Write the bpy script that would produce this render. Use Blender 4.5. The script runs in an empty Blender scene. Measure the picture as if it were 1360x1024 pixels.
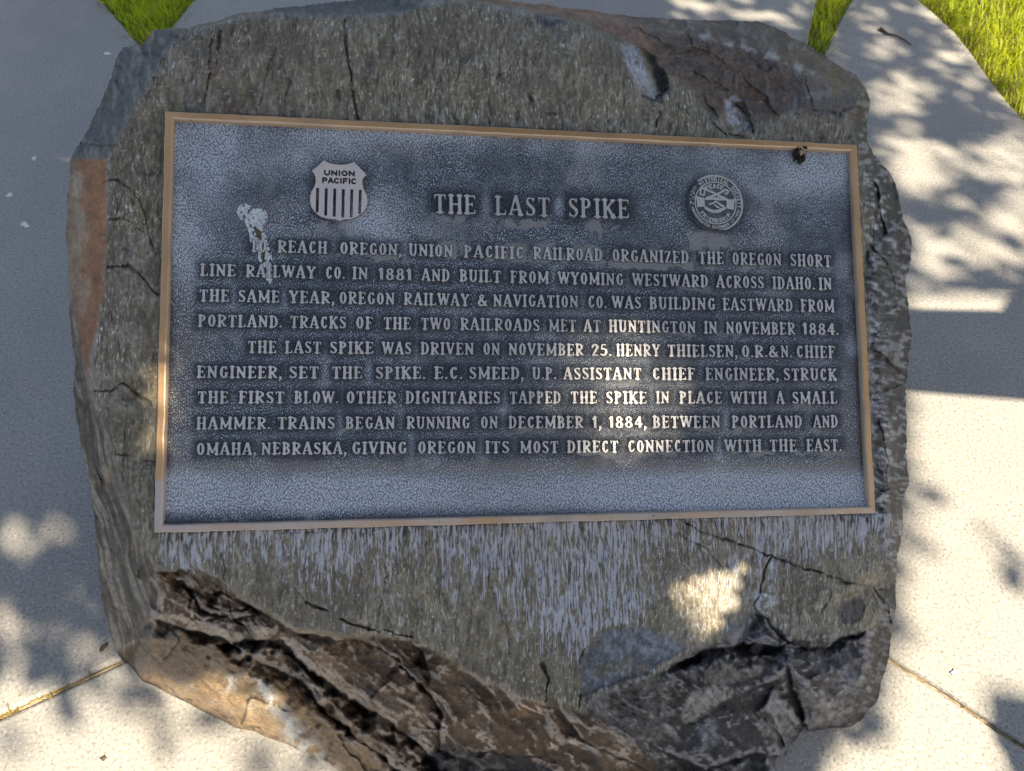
import bpy, bmesh, math, random
import numpy as np
from mathutils import Vector, Matrix
from mathutils.geometry import tessellate_polygon, delaunay_2d_cdt
from mathutils.bvhtree import BVHTree

rng = np.random.default_rng(7)
random.seed(7)
SC = bpy.context.scene
COL = SC.collection

# ------------------------------------------------------------------ camera
W, H, F = 1360.0, 1024.0, 980.0          # photograph size, focal length in its pixels
PITCH = math.radians(54)
PLW = 0.90                               # plaque width, m
FACE_H = 0.47                            # height of plaque centre
corners = np.array([[220, 147], [1139, 192], [1162, 682], [203, 708]], float) - [W/2, H/2]
corners[:, 1] *= -1
def homog(src, dst):
    A = []
    for (x, y), (u, v) in zip(src, dst):
        A.append([x, y, 1, 0, 0, 0, -u*x, -u*y, -u]); A.append([0, 0, 0, x, y, 1, -v*x, -v*y, -v])
    return np.linalg.svd(np.array(A))[2][-1].reshape(3, 3)
ASP = 0.5571
PLH = PLW*ASP
Hm = homog([[-PLW/2, PLH/2], [PLW/2, PLH/2], [PLW/2, -PLH/2], [-PLW/2, -PLH/2]], corners)
M = np.diag([1/F, 1/F, 1.0]) @ Hm
s = (np.linalg.norm(M[:, 0]) + np.linalg.norm(M[:, 1]))/2
M = M/s
if M[2, 2] < 0: M = -M
a, b, t = M.T                            # homogeneous (X/depth, Y/depth, 1): z is depth
fl = np.diag([1, 1, -1.0])               # depth -> camera -z
a, b, t = fl@a, fl@b, fl@t
a = a/np.linalg.norm(a); b = b - a*(a@b); b = b/np.linalg.norm(b); n = np.cross(a, b)
sp, cp = math.sin(PITCH), math.cos(PITCH)
Rwc = np.array([[1, 0, 0], [0, sp, -cp], [0, cp, sp]])     # columns: right, up, back
C0 = np.array([0, 0, FACE_H])
CAM = C0 - Rwc@t
PU, PV, PN = Rwc@a, Rwc@b, Rwc@n         # plaque axes in the world
cam = bpy.data.cameras.new('camera'); camo = bpy.data.objects.new('camera', cam); COL.objects.link(camo)
mw = np.eye(4); mw[:3, :3] = Rwc; mw[:3, 3] = CAM
camo.matrix_world = Matrix(mw.tolist())
cam.sensor_width = 36; cam.lens = 36*F/W; cam.clip_start = 0.02; cam.clip_end = 500
cam.dof.use_dof = True; cam.dof.focus_distance = float(np.linalg.norm(t)); cam.dof.aperture_fstop = cam.lens/1000/0.0032
cam.dof.aperture_fstop = 8.1
SC.camera = camo

# ------------------------------------------------------------------ light
SUN_EL, SUN_AZ = math.radians(50), math.atan2(0.74, -0.67)    # azimuth from +Y towards +X
SV = np.array([math.sin(SUN_AZ)*math.cos(SUN_EL), math.cos(SUN_AZ)*math.cos(SUN_EL), math.sin(SUN_EL)])
world = bpy.data.worlds.new('World'); SC.world = world; world.use_nodes = True
wn = world.node_tree; wn.nodes.clear()
sky = wn.nodes.new('ShaderNodeTexSky'); sky.sky_type = 'NISHITA'; sky.sun_disc = False
sky.dust_density = 2.5; sky.sun_elevation = SUN_EL; sky.sun_rotation = SUN_AZ
bg = wn.nodes.new('ShaderNodeBackground'); bg.inputs['Strength'].default_value = 0.069
wo = wn.nodes.new('ShaderNodeOutputWorld')
wn.links.new(sky.outputs[0], bg.inputs[0]); wn.links.new(bg.outputs[0], wo.inputs[0])
sl = bpy.data.lights.new('sun', 'SUN'); sl.energy = 5.0; sl.angle = math.radians(0.42); sl.color = (1.0, 0.87, 0.67)
so = bpy.data.objects.new('sun', sl); COL.objects.link(so)
so.rotation_euler = Vector(SV.tolist()).to_track_quat('Z', 'Y').to_euler()
SC.view_settings.view_transform = 'Standard'; SC.view_settings.look = 'None'
SC.view_settings.exposure = 1.5; SC.view_settings.gamma = 1

# ------------------------------------------------------------------ helpers
def rays(px, py):
    px = np.asarray(px, float); py = np.asarray(py, float)
    d = np.stack([(px - W/2)/F, -(py - H/2)/F, -np.ones_like(px)], -1)
    return d@Rwc.T
def at_face(px, py, D=0.0):               # point on the plane D metres below the rock's face
    d = rays(px, py)
    k = (-np.asarray(D) - PN@(CAM - C0))/(d@PN)
    return CAM + d*k[..., None]
def at_z(px, py, z=0.0):                  # point on a level plane
    d = rays(px, py)
    k = (z - CAM[2])/d[..., 2]
    return CAM + d*k[..., None]
def depth_of(P): return -((P - C0)@PN)
def to_px(P):
    c = (np.asarray(P) - CAM)@Rwc
    return W/2 - F*c[..., 0]/c[..., 2], H/2 + F*c[..., 1]/c[..., 2]
cq = at_face(corners[:, 0] + W/2, H/2 - corners[:, 1], -.0125) - C0; cqu, cqv = cq@PU, cq@PV
OU, OV = float(cqu.mean()), float(cqv.mean()); PW = float(cqu[1]+cqu[2]-cqu[0]-cqu[3])/2; PH = float(cqv[0]+cqv[1]-cqv[2]-cqv[3])/2
CP0 = C0 + OU*PU + OV*PV                  # centre of the plaque's back
def to_plaque(px, py, D=-.0082):          # plaque coordinates of what shows at a pixel, on the plane of the letter tops
    P = at_face(px, py, D) - CP0
    return P@PU, P@PV

def mesh_obj(name, verts, faces, mat=None, parent=None, smooth=False):
    me = bpy.data.meshes.new(name)
    verts = np.asarray(verts, np.float32); n_v = len(verts)
    if isinstance(faces, np.ndarray):
        k = faces.shape[1]; nf = len(faces)
        me.vertices.add(n_v); me.vertices.foreach_set('co', verts.ravel())
        me.loops.add(nf*k); me.loops.foreach_set('vertex_index', faces.astype(np.int32).ravel())
        me.polygons.add(nf); me.polygons.foreach_set('loop_start', np.arange(0, nf*k, k, dtype=np.int32))
        me.polygons.foreach_set('loop_total', np.full(nf, k, np.int32))
        me.update(calc_edges=True)
    else:
        me.from_pydata(verts.tolist(), [], [tuple(f) for f in faces]); me.update()
    me.validate()
    if smooth: me.polygons.foreach_set('use_smooth', np.ones(len(me.polygons), bool))
    o = bpy.data.objects.new(name, me); COL.objects.link(o)
    if mat: me.materials.append(mat)
    if parent is not None: o.parent = parent
    return o
def add_color(o, name, rgb):
    at = o.data.attributes.new(name, 'FLOAT_COLOR', 'POINT')
    c = np.ones((len(rgb), 4), np.float32); c[:, :3] = rgb
    at.data.foreach_set('color', c.ravel())
def add_float(o, name, v):
    at = o.data.attributes.new(name, 'FLOAT', 'POINT'); at.data.foreach_set('value', np.asarray(v, np.float32))
def tag(o, label=None, cat=None, group=None, kind=None):
    if label: o['label'] = label
    if cat: o['category'] = cat
    if group: o['group'] = group
    if kind: o['kind'] = kind
    return o
def empty(name, mat4=None):
    o = bpy.data.objects.new(name, None); COL.objects.link(o); o.empty_display_size = 0.1
    if mat4 is not None: o.matrix_world = mat4
    return o

class Nodes:
    def __init__(self, name):
        self.m = bpy.data.materials.new(name); self.m.use_nodes = True
        self.t = self.m.node_tree; self.t.nodes.clear()
        self.out = self.n('ShaderNodeOutputMaterial'); self.p = self.n('ShaderNodeBsdfPrincipled')
        self.l(self.p.outputs[0], self.out.inputs[0])
    def n(self, k): return self.t.nodes.new(k)
    def l(self, a, b): self.t.links.new(a, b)
    def put(self, v, sock):
        if hasattr(v, 'is_output'): self.l(v, sock)
        elif isinstance(v, (tuple, list)) and len(v) == 3 and sock.type == 'RGBA': sock.default_value = (*v, 1)
        else: sock.default_value = v
    def coord(self, scale=(1, 1, 1), rot=(0, 0, 0)):
        c = self.n('ShaderNodeTexCoord'); m = self.n('ShaderNodeMapping')
        m.inputs['Scale'].default_value = scale; m.inputs['Rotation'].default_value = rot
        self.l(c.outputs['Object'], m.inputs[0]); return m.outputs[0]
    def noise(self, co, scale, detail=4, rough=0.55, dist=0.0):
        x = self.n('ShaderNodeTexNoise'); self.l(co, x.inputs['Vector']); x.inputs['Scale'].default_value = scale
        x.inputs['Detail'].default_value = detail; x.inputs['Roughness'].default_value = rough; x.inputs['Distortion'].default_value = dist
        return x.outputs['Fac']
    def voro(self, co, scale, feature='F1', rnd=1.0, dim='3D'):
        x = self.n('ShaderNodeTexVoronoi'); x.voronoi_dimensions = dim; x.feature = feature; self.l(co, x.inputs['Vector']); x.inputs['Scale'].default_value = scale
        x.inputs['Randomness'].default_value = rnd
        return x.outputs['Distance']
    def ramp(self, v, lo, hi, a=0.0, b=1.0):
        x = self.n('ShaderNodeMapRange'); x.interpolation_type = 'SMOOTHSTEP'
        self.put(v, x.inputs['Value'])
        for k, q in zip(('From Min', 'From Max', 'To Min', 'To Max'), (lo, hi, a, b)): self.put(q, x.inputs[k])
        return x.outputs[0]
    def mix(self, f, a, b, mode='MIX'):
        x = self.n('ShaderNodeMix'); x.data_type = 'RGBA'; x.blend_type = mode
        self.put(f, x.inputs[0]); self.put(a, x.inputs[6]); self.put(b, x.inputs[7]); return x.outputs[2]
    def math(self, op, a, b=0.0, clamp=False):
        x = self.n('ShaderNodeMath'); x.operation = op; x.use_clamp = clamp
        self.put(a, x.inputs[0]); self.put(b, x.inputs[1]); return x.outputs[0]
    def attr(self, name, fac=True):
        x = self.n('ShaderNodeAttribute'); x.attribute_name = name
        return x.outputs['Fac'] if fac else x.outputs['Color']
    def bump(self, h, dist, strength=1.0, prev=None):
        x = self.n('ShaderNodeBump'); self.put(h, x.inputs['Height']); x.inputs['Distance'].default_value = dist
        x.inputs['Strength'].default_value = strength
        if prev is not None: self.l(prev, x.inputs['Normal'])
        return x.outputs[0]
    def set(self, **k):
        names = dict(color='Base Color', rough='Roughness', metal='Metallic', normal='Normal', spec='Specular IOR Level', coat='Coat Weight')
        for q, v in k.items(): self.put(v, self.p.inputs[names[q]])
        return self.m

# ---- numpy image tools (rasters used to shape the rock and its weathering)
def blur(A, sig):
    h, w = A.shape; p = int(min(4*sig + 2, 200))
    B = np.pad(A, p, mode='edge'); fy = np.fft.fftfreq(B.shape[0])[:, None]; fx = np.fft.rfftfreq(B.shape[1])[None]
    g = np.exp(-2*(np.pi*sig)**2*(fx**2 + fy**2))
    return np.fft.irfft2(np.fft.rfft2(B)*g, s=B.shape)[p:p+h, p:p+w]
def vnoise(X, Y, sx, sy, seed):
    r = np.random.default_rng(seed); T = r.random((257, 257)); u = X/sx + 40; v = Y/sy + 40
    iu = np.floor(u).astype(int); iv = np.floor(v).astype(int); fu = u - iu; fv = v - iv
    fu = fu*fu*fu*(fu*(fu*6 - 15) + 10); fv = fv*fv*fv*(fv*(fv*6 - 15) + 10); iu %= 256; iv %= 256
    return (T[iv, iu]*(1-fu)*(1-fv) + T[iv, iu+1]*fu*(1-fv) + T[iv+1, iu]*(1-fu)*fv + T[iv+1, iu+1]*fu*fv)*2 - 1
def fbm(X, Y, sx, sy, seed, oct=4, gain=0.5):
    o = 0; am = 1; tot = 0
    for k in range(oct):
        c, s_ = math.cos(.5*k), math.sin(.5*k)
        if sx == sy: o = o + am*vnoise(X*c - Y*s_, X*s_ + Y*c, sx/2**k, sy/2**k, seed + k)
        else: o = o + am*vnoise(X + 13*k, Y + 7*k, sx/2**k, sy/2**k, seed + k)
        tot += am; am *= gain
    return o/tot
def pl_dist(X, Y, pts):
    d = np.full(X.shape, 1e9); pts = np.asarray(pts, float)
    for (x0, y0), (x1, y1) in zip(pts[:-1], pts[1:]):
        dx, dy = x1-x0, y1-y0; q = np.clip(((X-x0)*dx + (Y-y0)*dy)/(dx*dx + dy*dy + 1e-9), 0, 1)
        d = np.minimum(d, np.hypot(X-x0-q*dx, Y-y0-q*dy))
    return d
def pip(X, Y, poly):
    c = np.zeros(X.shape, bool); p = np.asarray(poly, float)
    for (x0, y0), (x1, y1) in zip(p, np.roll(p, -1, 0)):
        if y0 == y1: continue
        c ^= ((y0 > Y) != (y1 > Y)) & (X < (x1-x0)*(Y-y0)/(y1-y0) + x0)
    return c
def soft(X, Y, poly, sig):                 # softened polygon mask
    return np.clip(blur(pip(X, Y, poly).astype(float), sig), 0, 1)
def ell(X, Y, cx, cy, rx, ry, ang=0.0):
    c, s_ = math.cos(ang), math.sin(ang); x = (X-cx)*c + (Y-cy)*s_; y = -(X-cx)*s_ + (Y-cy)*c
    return np.exp(-((x/rx)**2 + (y/ry)**2)**1.5)
def sstep(x, a, b):
    q = np.clip((x-a)/(b-a), 0, 1); return q*q*(3-2*q)

def contours(A, level=0.0):
    """closed iso-lines of raster A (col,row) where A>level is inside; returned as lists of (x,y)"""
    A = np.pad(A, 1, constant_values=level - 1e3*0 - abs(A).max() - 1) - level
    ins = A > 0
    code = ins[:-1, :-1]*1 + ins[:-1, 1:]*2 + ins[1:, 1:]*4 + ins[1:, :-1]*8
    nxt = {}
    def pt(key):
        k, y, x = key
        if k == 0: v0, v1 = A[y, x], A[y, x+1]; q = v0/(v0-v1); q = min(max(q, .05), .95); return (x + q - 1, y - 1.0)
        v0, v1 = A[y, x], A[y+1, x]; q = v0/(v0-v1); q = min(max(q, .05), .95); return (x - 1.0, y + q - 1)
    tab = {1: [(3, 0)], 2: [(0, 1)], 3: [(3, 1)], 4: [(1, 2)], 5: [(3, 0), (1, 2)], 6: [(0, 2)], 7: [(3, 2)], 8: [(2, 3)], 9: [(2, 0)],
           10: [(0, 1), (2, 3)], 11: [(2, 1)], 12: [(1, 3)], 13: [(1, 0)], 14: [(0, 3)]}
    for y, x in zip(*np.nonzero((code > 0) & (code < 15))):
        ed = {0: (0, y, x), 1: (1, y, x+1), 2: (0, y+1, x), 3: (1, y, x)}
        for i, j in tab[int(code[y, x])]: nxt[ed[i]] = ed[j]
    out = []
    while nxt:
        k0 = next(iter(nxt)); k = k0; loop = []
        while k in nxt:
            loop.append(pt(k)); k = nxt.pop(k)
        if len(loop) > 5: out.append(np.array(loop))
    return out
def area2(p): x, y = p[:, 0], p[:, 1]; return 0.5*np.sum(x*np.roll(y, -1) - y*np.roll(x, -1))
def simplify(p, tol):
    keep = [0]; i = 0; N = len(p)
    while i < N-1:
        j = min(i+2, N-1)
        while j < N-1 and j-i < 12:
            q = p[i:j+2]; d = q[-1]-q[0]; L = np.hypot(*d) + 1e-9
            if np.abs((q[:, 0]-q[0, 0])*d[1] - (q[:, 1]-q[0, 1])*d[0]).max()/L > tol: break
            j += 1
        keep.append(j); i = j
    return p[sorted(set(keep))]
def relief(A, level, xy, z0, z1, flare, tol=0.12, dome=0.0):
    """raised relief from raster A: top at z1, walls sloping out to z0. xy maps raster coords -> plane coords"""
    gy, gx = np.gradient(A); V = []; Fc = []
    loops = [simplify(c, tol) for c in contours(A, level)]
    loops = [c for c in loops if len(c) >= 3]
    outer = [c for c in loops if area2(c) > 0]; holes = [c for c in loops if area2(c) <= 0]
    if outer == [] or max(abs(area2(c)) for c in loops) != max([abs(area2(c)) for c in outer] + [0]): outer, holes = holes, outer
    groups = [[o] for o in outer]
    for h in holes:
        best = None
        for g in groups:
            if pip(h[:1, 0], h[:1, 1], g[0])[0] and (best is None or abs(area2(g[0])) < abs(area2(best[0]))): best = g
        if best: best.append(h)
    for g in groups:
        base = len(V); flat = []; off = 0; rings = []
        for c in g:
            ix = np.clip(np.round(c).astype(int), 0, [A.shape[1]-1, A.shape[0]-1])
            gr = np.stack([gx[ix[:, 1], ix[:, 0]], gy[ix[:, 1], ix[:, 0]]], 1); gr /= np.linalg.norm(gr, axis=1)[:, None] + 1e-9
            top = xy(c + gr*flare*0.3); bot = xy(c - gr*flare*0.7)
            rings.append((off, len(c))); off += len(c); flat.append((top, bot))
        tops = np.concatenate([f[0] for f in flat]); bots = np.concatenate([f[1] for f in flat]); nn = len(tops)
        V += [(x, y, z1) for x, y in tops] + [(x, y, z0) for x, y in bots]
        tri = tessellate_polygon([[Vector((x, y, 0)) for x, y in f[0]] for f in flat])
        for tq in tri:
            p, q, r = (tops[i] for i in tq)
            ccw = (q[0]-p[0])*(r[1]-p[1]) - (q[1]-p[1])*(r[0]-p[0])
            if abs(ccw) < 1e-14: continue
            Fc.append(tuple(base + i for i in (tq if ccw > 0 else tq[::-1])))
        for (o_, m_), f in zip(rings, flat):
            for i in range(m_):
                j = (i+1) % m_; Fc.append((base+o_+i, base+nn+o_+i, base+nn+o_+j, base+o_+j))
    return V, Fc
def fix_normals(o):
    bm = bmesh.new(); bm.from_mesh(o.data); bmesh.ops.recalc_face_normals(bm, faces=bm.faces[:]); bm.to_mesh(o.data); bm.free()

# ------------------------------------------------------------------ materials
def mat_concrete(name, base=(0.325, 0.312, 0.283)):
    N = Nodes(name); co = N.coord()
    big = N.noise(co, 1.3, 4); mid = N.noise(co, 9, 5); fine = N.noise(co, 190, 3, .75); grit = N.voro(co, 210)
    c = N.mix(N.ramp(big, .35, .7), tuple(x*.90 for x in base), tuple(x*1.05 for x in base))
    c = N.mix(N.ramp(mid, .4, .75, 0, .35), c, (.40, .36, .30))
    c = N.mix(N.ramp(fine, .47, .36, .0, .75), c, (.15, .145, .14))
    c = N.mix(N.ramp(fine, .56, .68, 0, .7), c, (.54, .52, .48))
    c = N.mix(N.ramp(N.noise(co, 60, 4), .64, .72, 0, .45), c, (.2, .19, .18))
    h = N.math('ADD', N.math('MULTIPLY', fine, .6), N.math('MULTIPLY', grit, .5))
    return N.set(color=c, rough=.9, normal=N.bump(h, .0012, .8), spec=.3)
def mat_rock():
    N = Nodes('weathered_basalt'); co = N.coord(); c = N.attr('albedo', False); rg = N.attr('gloss'); fm = N.math('MULTIPLY', N.attr('smooth_face'), N.ramp(N.noise(co, 8, 5, .65), .34, .62, .25, 1.0)); lm = N.attr('lime')
    uv = N.attr('grain_uv', False)
    def mapped(sx, sy, rot=0.):
        m = N.n('ShaderNodeMapping'); m.inputs['Scale'].default_value = (sx, sy, 1); m.inputs['Rotation'].default_value = (0, 0, rot); N.l(uv, m.inputs[0]); return m.outputs[0]
    s1 = N.noise(mapped(430, 105, .12), 1.0, 3, .6, .9); s2 = N.noise(mapped(210, 42, .05), 1.0, 3, .55, 1.2); s3 = N.noise(mapped(330, 34), 1.0, 2, .5, 1.0)
    f1 = N.noise(co, 190, 5, .65); f0 = N.noise(co, 34, 5, .6); f3 = N.noise(co, 62, 7, .7, .8)
    def times(k): return N.mix(1.0, c, (k, k, k), 'MULTIPLY')
    base = c
    c = N.mix(N.math('MULTIPLY', N.ramp(s2, .49, .32), N.math('MULTIPLY', fm, .85)), c, times(.24))
    c = N.mix(N.math('MULTIPLY', N.ramp(s1, .545, .68), N.math('MULTIPLY', fm, .85)), c, N.mix(1.0, base, (2.8, 3.05, 3.45), 'MULTIPLY'))  # bright flecks, part pale stone and part glint put into the colour
    c = N.mix(N.math('MULTIPLY', N.ramp(f1, .44, .28), .7), c, N.mix(1.0, c, (.28, .27, .27), 'MULTIPLY'))
    c = N.mix(N.math('MULTIPLY', N.ramp(f1, .56, .72), N.math('SUBTRACT', .75, N.math('MULTIPLY', fm, .5))), c, N.mix(1.0, c, (1.9, 1.9, 1.9), 'MULTIPLY'))
    lt = N.math('ADD', lm, N.math('MULTIPLY', N.math('SUBTRACT', s3, .5), 1.9)); lt = N.math('ADD', lt, N.math('MULTIPLY', N.math('SUBTRACT', s1, .5), .8))
    la = N.math('MULTIPLY', N.ramp(lt, .46, .66), N.ramp(lm, .02, .2)); c = N.mix(N.math('MULTIPLY', la, .85), c, (.56, .555, .60))
    h = N.math('ADD', N.math('MULTIPLY', s1, N.math('MULTIPLY', fm, .8)), N.math('MULTIPLY', f1, .75)); h = N.math('ADD', h, N.math('MULTIPLY', s2, N.math('MULTIPLY', fm, .9))); h = N.math('ADD', h, N.math('MULTIPLY', la, .25)); h = N.math('ADD', h, N.math('MULTIPLY', f3, N.math('SUBTRACT', 2.4, N.math('MULTIPLY', fm, 2.1))))
    r = N.math('SUBTRACT', .68, N.math('MULTIPLY', rg, .40)); r = N.math('ADD', r, N.ramp(f0, .3, .7, -.08, .10)); r = N.math('ADD', r, N.math('MULTIPLY', la, .2))
    return N.set(color=c, rough=r, normal=N.bump(h, .0038, 1.0), spec=.5)
def mat_panel():
    N = Nodes('aged_dark_bronze'); co = N.coord(); ang = N.coord((1, .72, 1), (0, 0, math.radians(-40)))
    deposit_sheen, smud, dark, brown = (N.attr(k) for k in ('deposit_sheen', 'smudge', 'halo', 'tan'))
    v = N.voro(ang, 450, 'F1', .8, '2D'); nz = N.noise(co, 70, 4); fine = N.noise(co, 700, 2)
    top = N.ramp(v, .62, .10)                              # rounded pebble tops
    c = N.mix(N.ramp(nz, .3, .7), (.042, .051, .068), (.098, .110, .130))
    c = N.mix(brown, c, (.17, .145, .125))
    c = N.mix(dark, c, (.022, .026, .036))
    wear_glint = N.math('MULTIPLY', N.ramp(v, .36, .12), N.math('MULTIPLY', N.ramp(N.noise(co, 190, 2), .30, .60, .15, 1.0), N.ramp(N.noise(co, 11, 4), .36, .62, .35, 1.0))); wear_glint = N.math('MULTIPLY', wear_glint, N.math('SUBTRACT', 1.0, N.math('MULTIPLY', dark, .75)))
    c = N.mix(N.math('MULTIPLY', wear_glint, .9), c, (.70, .77, .86))  # pale blue pebble tops, worn metal plus sky glints painted in
    hz = N.math('MULTIPLY', deposit_sheen, N.ramp(v, .62, .15, .30, 1.0)); c = N.mix(hz, c, (.62, .66, .73))
    sm = N.ramp(N.math('ADD', smud, N.math('MULTIPLY', N.math('SUBTRACT', fine, .5), .9)), .42, .58)
    sm = N.math('MULTIPLY', sm, N.ramp(smud, .05, .3)); c = N.mix(N.math('MULTIPLY', sm, .7), c, (.30, .285, .265))
    flat = N.math('SUBTRACT', 1.0, N.math('MULTIPLY', smud, .8))
    h = N.math('MULTIPLY', top, flat); h = N.math('ADD', h, N.math('MULTIPLY', fine, .12))
    r = N.math('ADD', .42, N.math('MULTIPLY', N.math('MAXIMUM', deposit_sheen, sm), .35), True)
    return N.set(color=c, rough=r, metal=.25, normal=N.bump(h, .0010, .9), spec=.7)
def mat_bronze(name, ca, cb, cc, rough=.42, metal=.6, brush=True, dirt=.4):
    N = Nodes(name); co = N.coord(); st = N.coord((1, 1, 1))
    n1 = N.noise(co, 14, 5); n2 = N.noise(co, 260, 3, .7); n3 = N.noise(co, 60, 4)
    c = N.mix(N.ramp(n1, .35, .68), ca, cb); c = N.mix(N.ramp(n2, .56, .75, 0, .5), c, cc)
    c = N.mix(N.ramp(n3, .62, .75, 0, dirt), c, (.05, .05, .05))
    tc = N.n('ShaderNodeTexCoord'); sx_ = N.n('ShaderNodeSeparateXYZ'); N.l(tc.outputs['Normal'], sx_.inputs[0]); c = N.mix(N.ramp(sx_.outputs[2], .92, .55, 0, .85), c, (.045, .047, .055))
    return N.set(color=c, rough=N.ramp(n2, .3, .7, rough-.08, rough+.12), metal=metal, normal=N.bump(n2, .0004, .5))
def mat_frame():
    N = Nodes('worn_bronze_border'); co = N.coord(); n1 = N.noise(co, 9, 5); n2 = N.noise(co, 300, 3, .7)
    grey = N.attr('greying'); edge = N.attr('edge')
    c = N.mix(N.ramp(n1, .3, .7), (.47, .275, .12), (.58, .36, .18))
    c = N.mix(N.ramp(N.math('ADD', grey, N.math('MULTIPLY', N.math('SUBTRACT', n1, .5), .9)), .3, .8), c, (.46, .40, .36))
    c = N.mix(N.math('MULTIPLY', edge, .65), c, (.70, .57, .45))
    c = N.mix(N.ramp(N.noise(co, 150, 4), .66, .73, 0, .6), c, (.14, .095, .065)); c = N.mix(N.ramp(N.noise(co, 16, 5), .50, .70, 0, .35), c, (.24, .18, .13))
    return N.set(color=c, rough=N.ramp(n2, .3, .7, .30, .46), metal=.4, normal=N.bump(n2, .0004, .5))
def mat_plain(name, a, b_, scale=60, rough=.8, bumpd=.0006, spec=.4):
    N = Nodes(name); co = N.coord(); n1 = N.noise(co, scale, 5)
    return N.set(color=N.mix(N.ramp(n1, .35, .65), a, b_), rough=rough, normal=N.bump(n1, bumpd, .8), spec=spec)
def mat_grass(name):
    N = Nodes(name); c = N.attr('tint', False)
    tr = N.n('ShaderNodeBsdfTranslucent'); N.l(N.mix(1.0, c, (1.0, 1.0, .5), 'MULTIPLY'), tr.inputs[0])
    mx = N.n('ShaderNodeMixShader'); mx.inputs[0].default_value = .5
    N.set(color=c, rough=.5, spec=.35); N.l(N.p.outputs[0], mx.inputs[1]); N.l(tr.outputs[0], mx.inputs[2]); N.l(mx.outputs[0], N.out.inputs[0])
    return N.m
M_CONC = mat_concrete('concrete'); M_ROCK = mat_rock(); M_PANEL = mat_panel(); M_FRAME = mat_frame()
M_LETTER = mat_bronze('worn_letter_bronze', (.46, .445, .43), (.58, .555, .53), (.70, .675, .64), .42, .25, dirt=.35)
M_SHIELD = mat_bronze('worn_shield_bronze', (.56, .51, .49), (.66, .56, .48), (.45, .45, .46), .45, .2)
M_SOIL = mat_plain('soil', (.05, .04, .025), (.10, .08, .05), 40, .95)
M_GRASS = mat_grass('grass_blades')

# ------------------------------------------------------------------ the boulder
X0, Y0, NX, NY = 40, -40, 1225, 1225
gx_, gy_ = np.meshgrid(np.arange(NX) + X0, np.arange(NY) + Y0); PX = gx_.astype(float); PY = gy_.astype(float)
G = 'G'
SIL = [(165, 63, .10), (190, 60, .06), (205, 40, .035), (228, 36, .03), (250, 37, .035), (285, 28, .03), (320, 17, .035), (352, 15, .04), (380, 10, .05),
       (440, 3, .07), (520, -4, .08), (600, -8, .08), (650, -4, .08), (700, 4, .08), (790, 14, .08), (850, 23, .09), (905, 26, .10), (960, 27, .11), (1010, 29, .12), (1040, 42, .12),
       (1075, 62, .12), (1110, 84, .12), (1140, 102, .12), (1152, 118, .11), (1156, 138, .09), (1150, 165, .075), (1153, 190, .07), (1163, 208, .07),
       (1182, 228, .075), (1193, 255, .08), (1200, 290, .085), (1212, 322, .09), (1208, 350, .09), (1203, 372, .09), (1206, 410, .09), (1211, 445, .09), (1206, 475, .09),
       (1203, 520, .09), (1206, 560, .09), (1203, 600, .09), (1208, 640, .09), (1199, 668, .09), (1199, 700, .09), (1192, 740, .095), (1190, 775, .10), (1191, 805, .10),
       (1184, 840, .105), (1180, 875, .11), (1172, 905, .12), (1165, 932, .13), (1147, 952, .14), (1132, 967, .15), (1108, 972, .16), (1084, 978, .17), (1066, 992, .19), (1063, 1012, .21),
       (1066, 1030, .23), (1050, 1090, G), (930, 1120, G), (780, 1130, G), (640, 1120, G), (530, 1080, G), (470, 1042, G), (430, 1018, G), (385, 997, G), (330, 975, G), (275, 950, G), (225, 926, G), (190, 906, G),
       (168, 882, G), (152, 862, .29), (143, 830, .26), (136, 795, .23), (131, 750, .21), (127, 700, .19), (121, 650, .175), (110, 600, .165), (103, 560, .155), (98, 520, .15), (100, 480, .145),
       (94, 440, .14), (92, 390, .135), (89, 330, .13), (90, 270, .125), (92, 235, .12), (94, 212, .115), (100, 198, .115), (118, 170, .115), (135, 135, .115), (148, 100, .115), (152, 80, .11)]
def dval(p): return depth_of(at_z(np.array(p[0]), np.array(p[1]), -0.02)) if p[2] == G else p[2]
CP = []; CE = []
def line(pts, closed=False):
    i0 = len(CP)
    for p in pts: CP.append((p[0], p[1], float(dval(p))))
    for k in range(len(pts)-1): CE.append((i0+k, i0+k+1))
    if closed: CE.append((i0+len(pts)-1, i0))
line(SIL, True)
# left ridge of the face, from the top corner down to the lower-left corner
line([(250, 44, .008), (222, 62, .004), (210, 85, .002), (190, 120, .002), (165, 165, .003), (143, 208, .005), (142, 240, .006), (141, 290, .007), (138, 340, .008), (138, 385, .008), (130, 440, .010), (118, 505, .014),
      (135, 560, .012), (150, 605, .010), (163, 650, .010), (175, 700, .010), (190, 728, .010), (205, 748, .008)])
# left outer facets: foot of the grey top-left facet, brown strip, fibrous strip
line([(96, 214, .110), (120, 213, .060), (143, 210, .006)])
line([(97, 300, .10), (98, 400, .115), (104, 480, .118), (116, 508, .04)])
line([(205, 748, .010), (212, 790, .022), (207, 822, .05), (200, 850, .09), (196, 880, .16)])
line([(150, 640, .10), (172, 730, .11), (180, 800, .13), (185, 850, .17)])
# top edge of the face
line([(250, 44, .008), (320, 24, .006), (385, 18, .006), (450, 22, .010), (540, 17, .012), (563, 3, .014), (620, 2, .014), (690, 14, .012), (772, 31, .008), (812, 60, .004), (838, 92, .003), (850, 128, .003), (870, 140, .003)])
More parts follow.
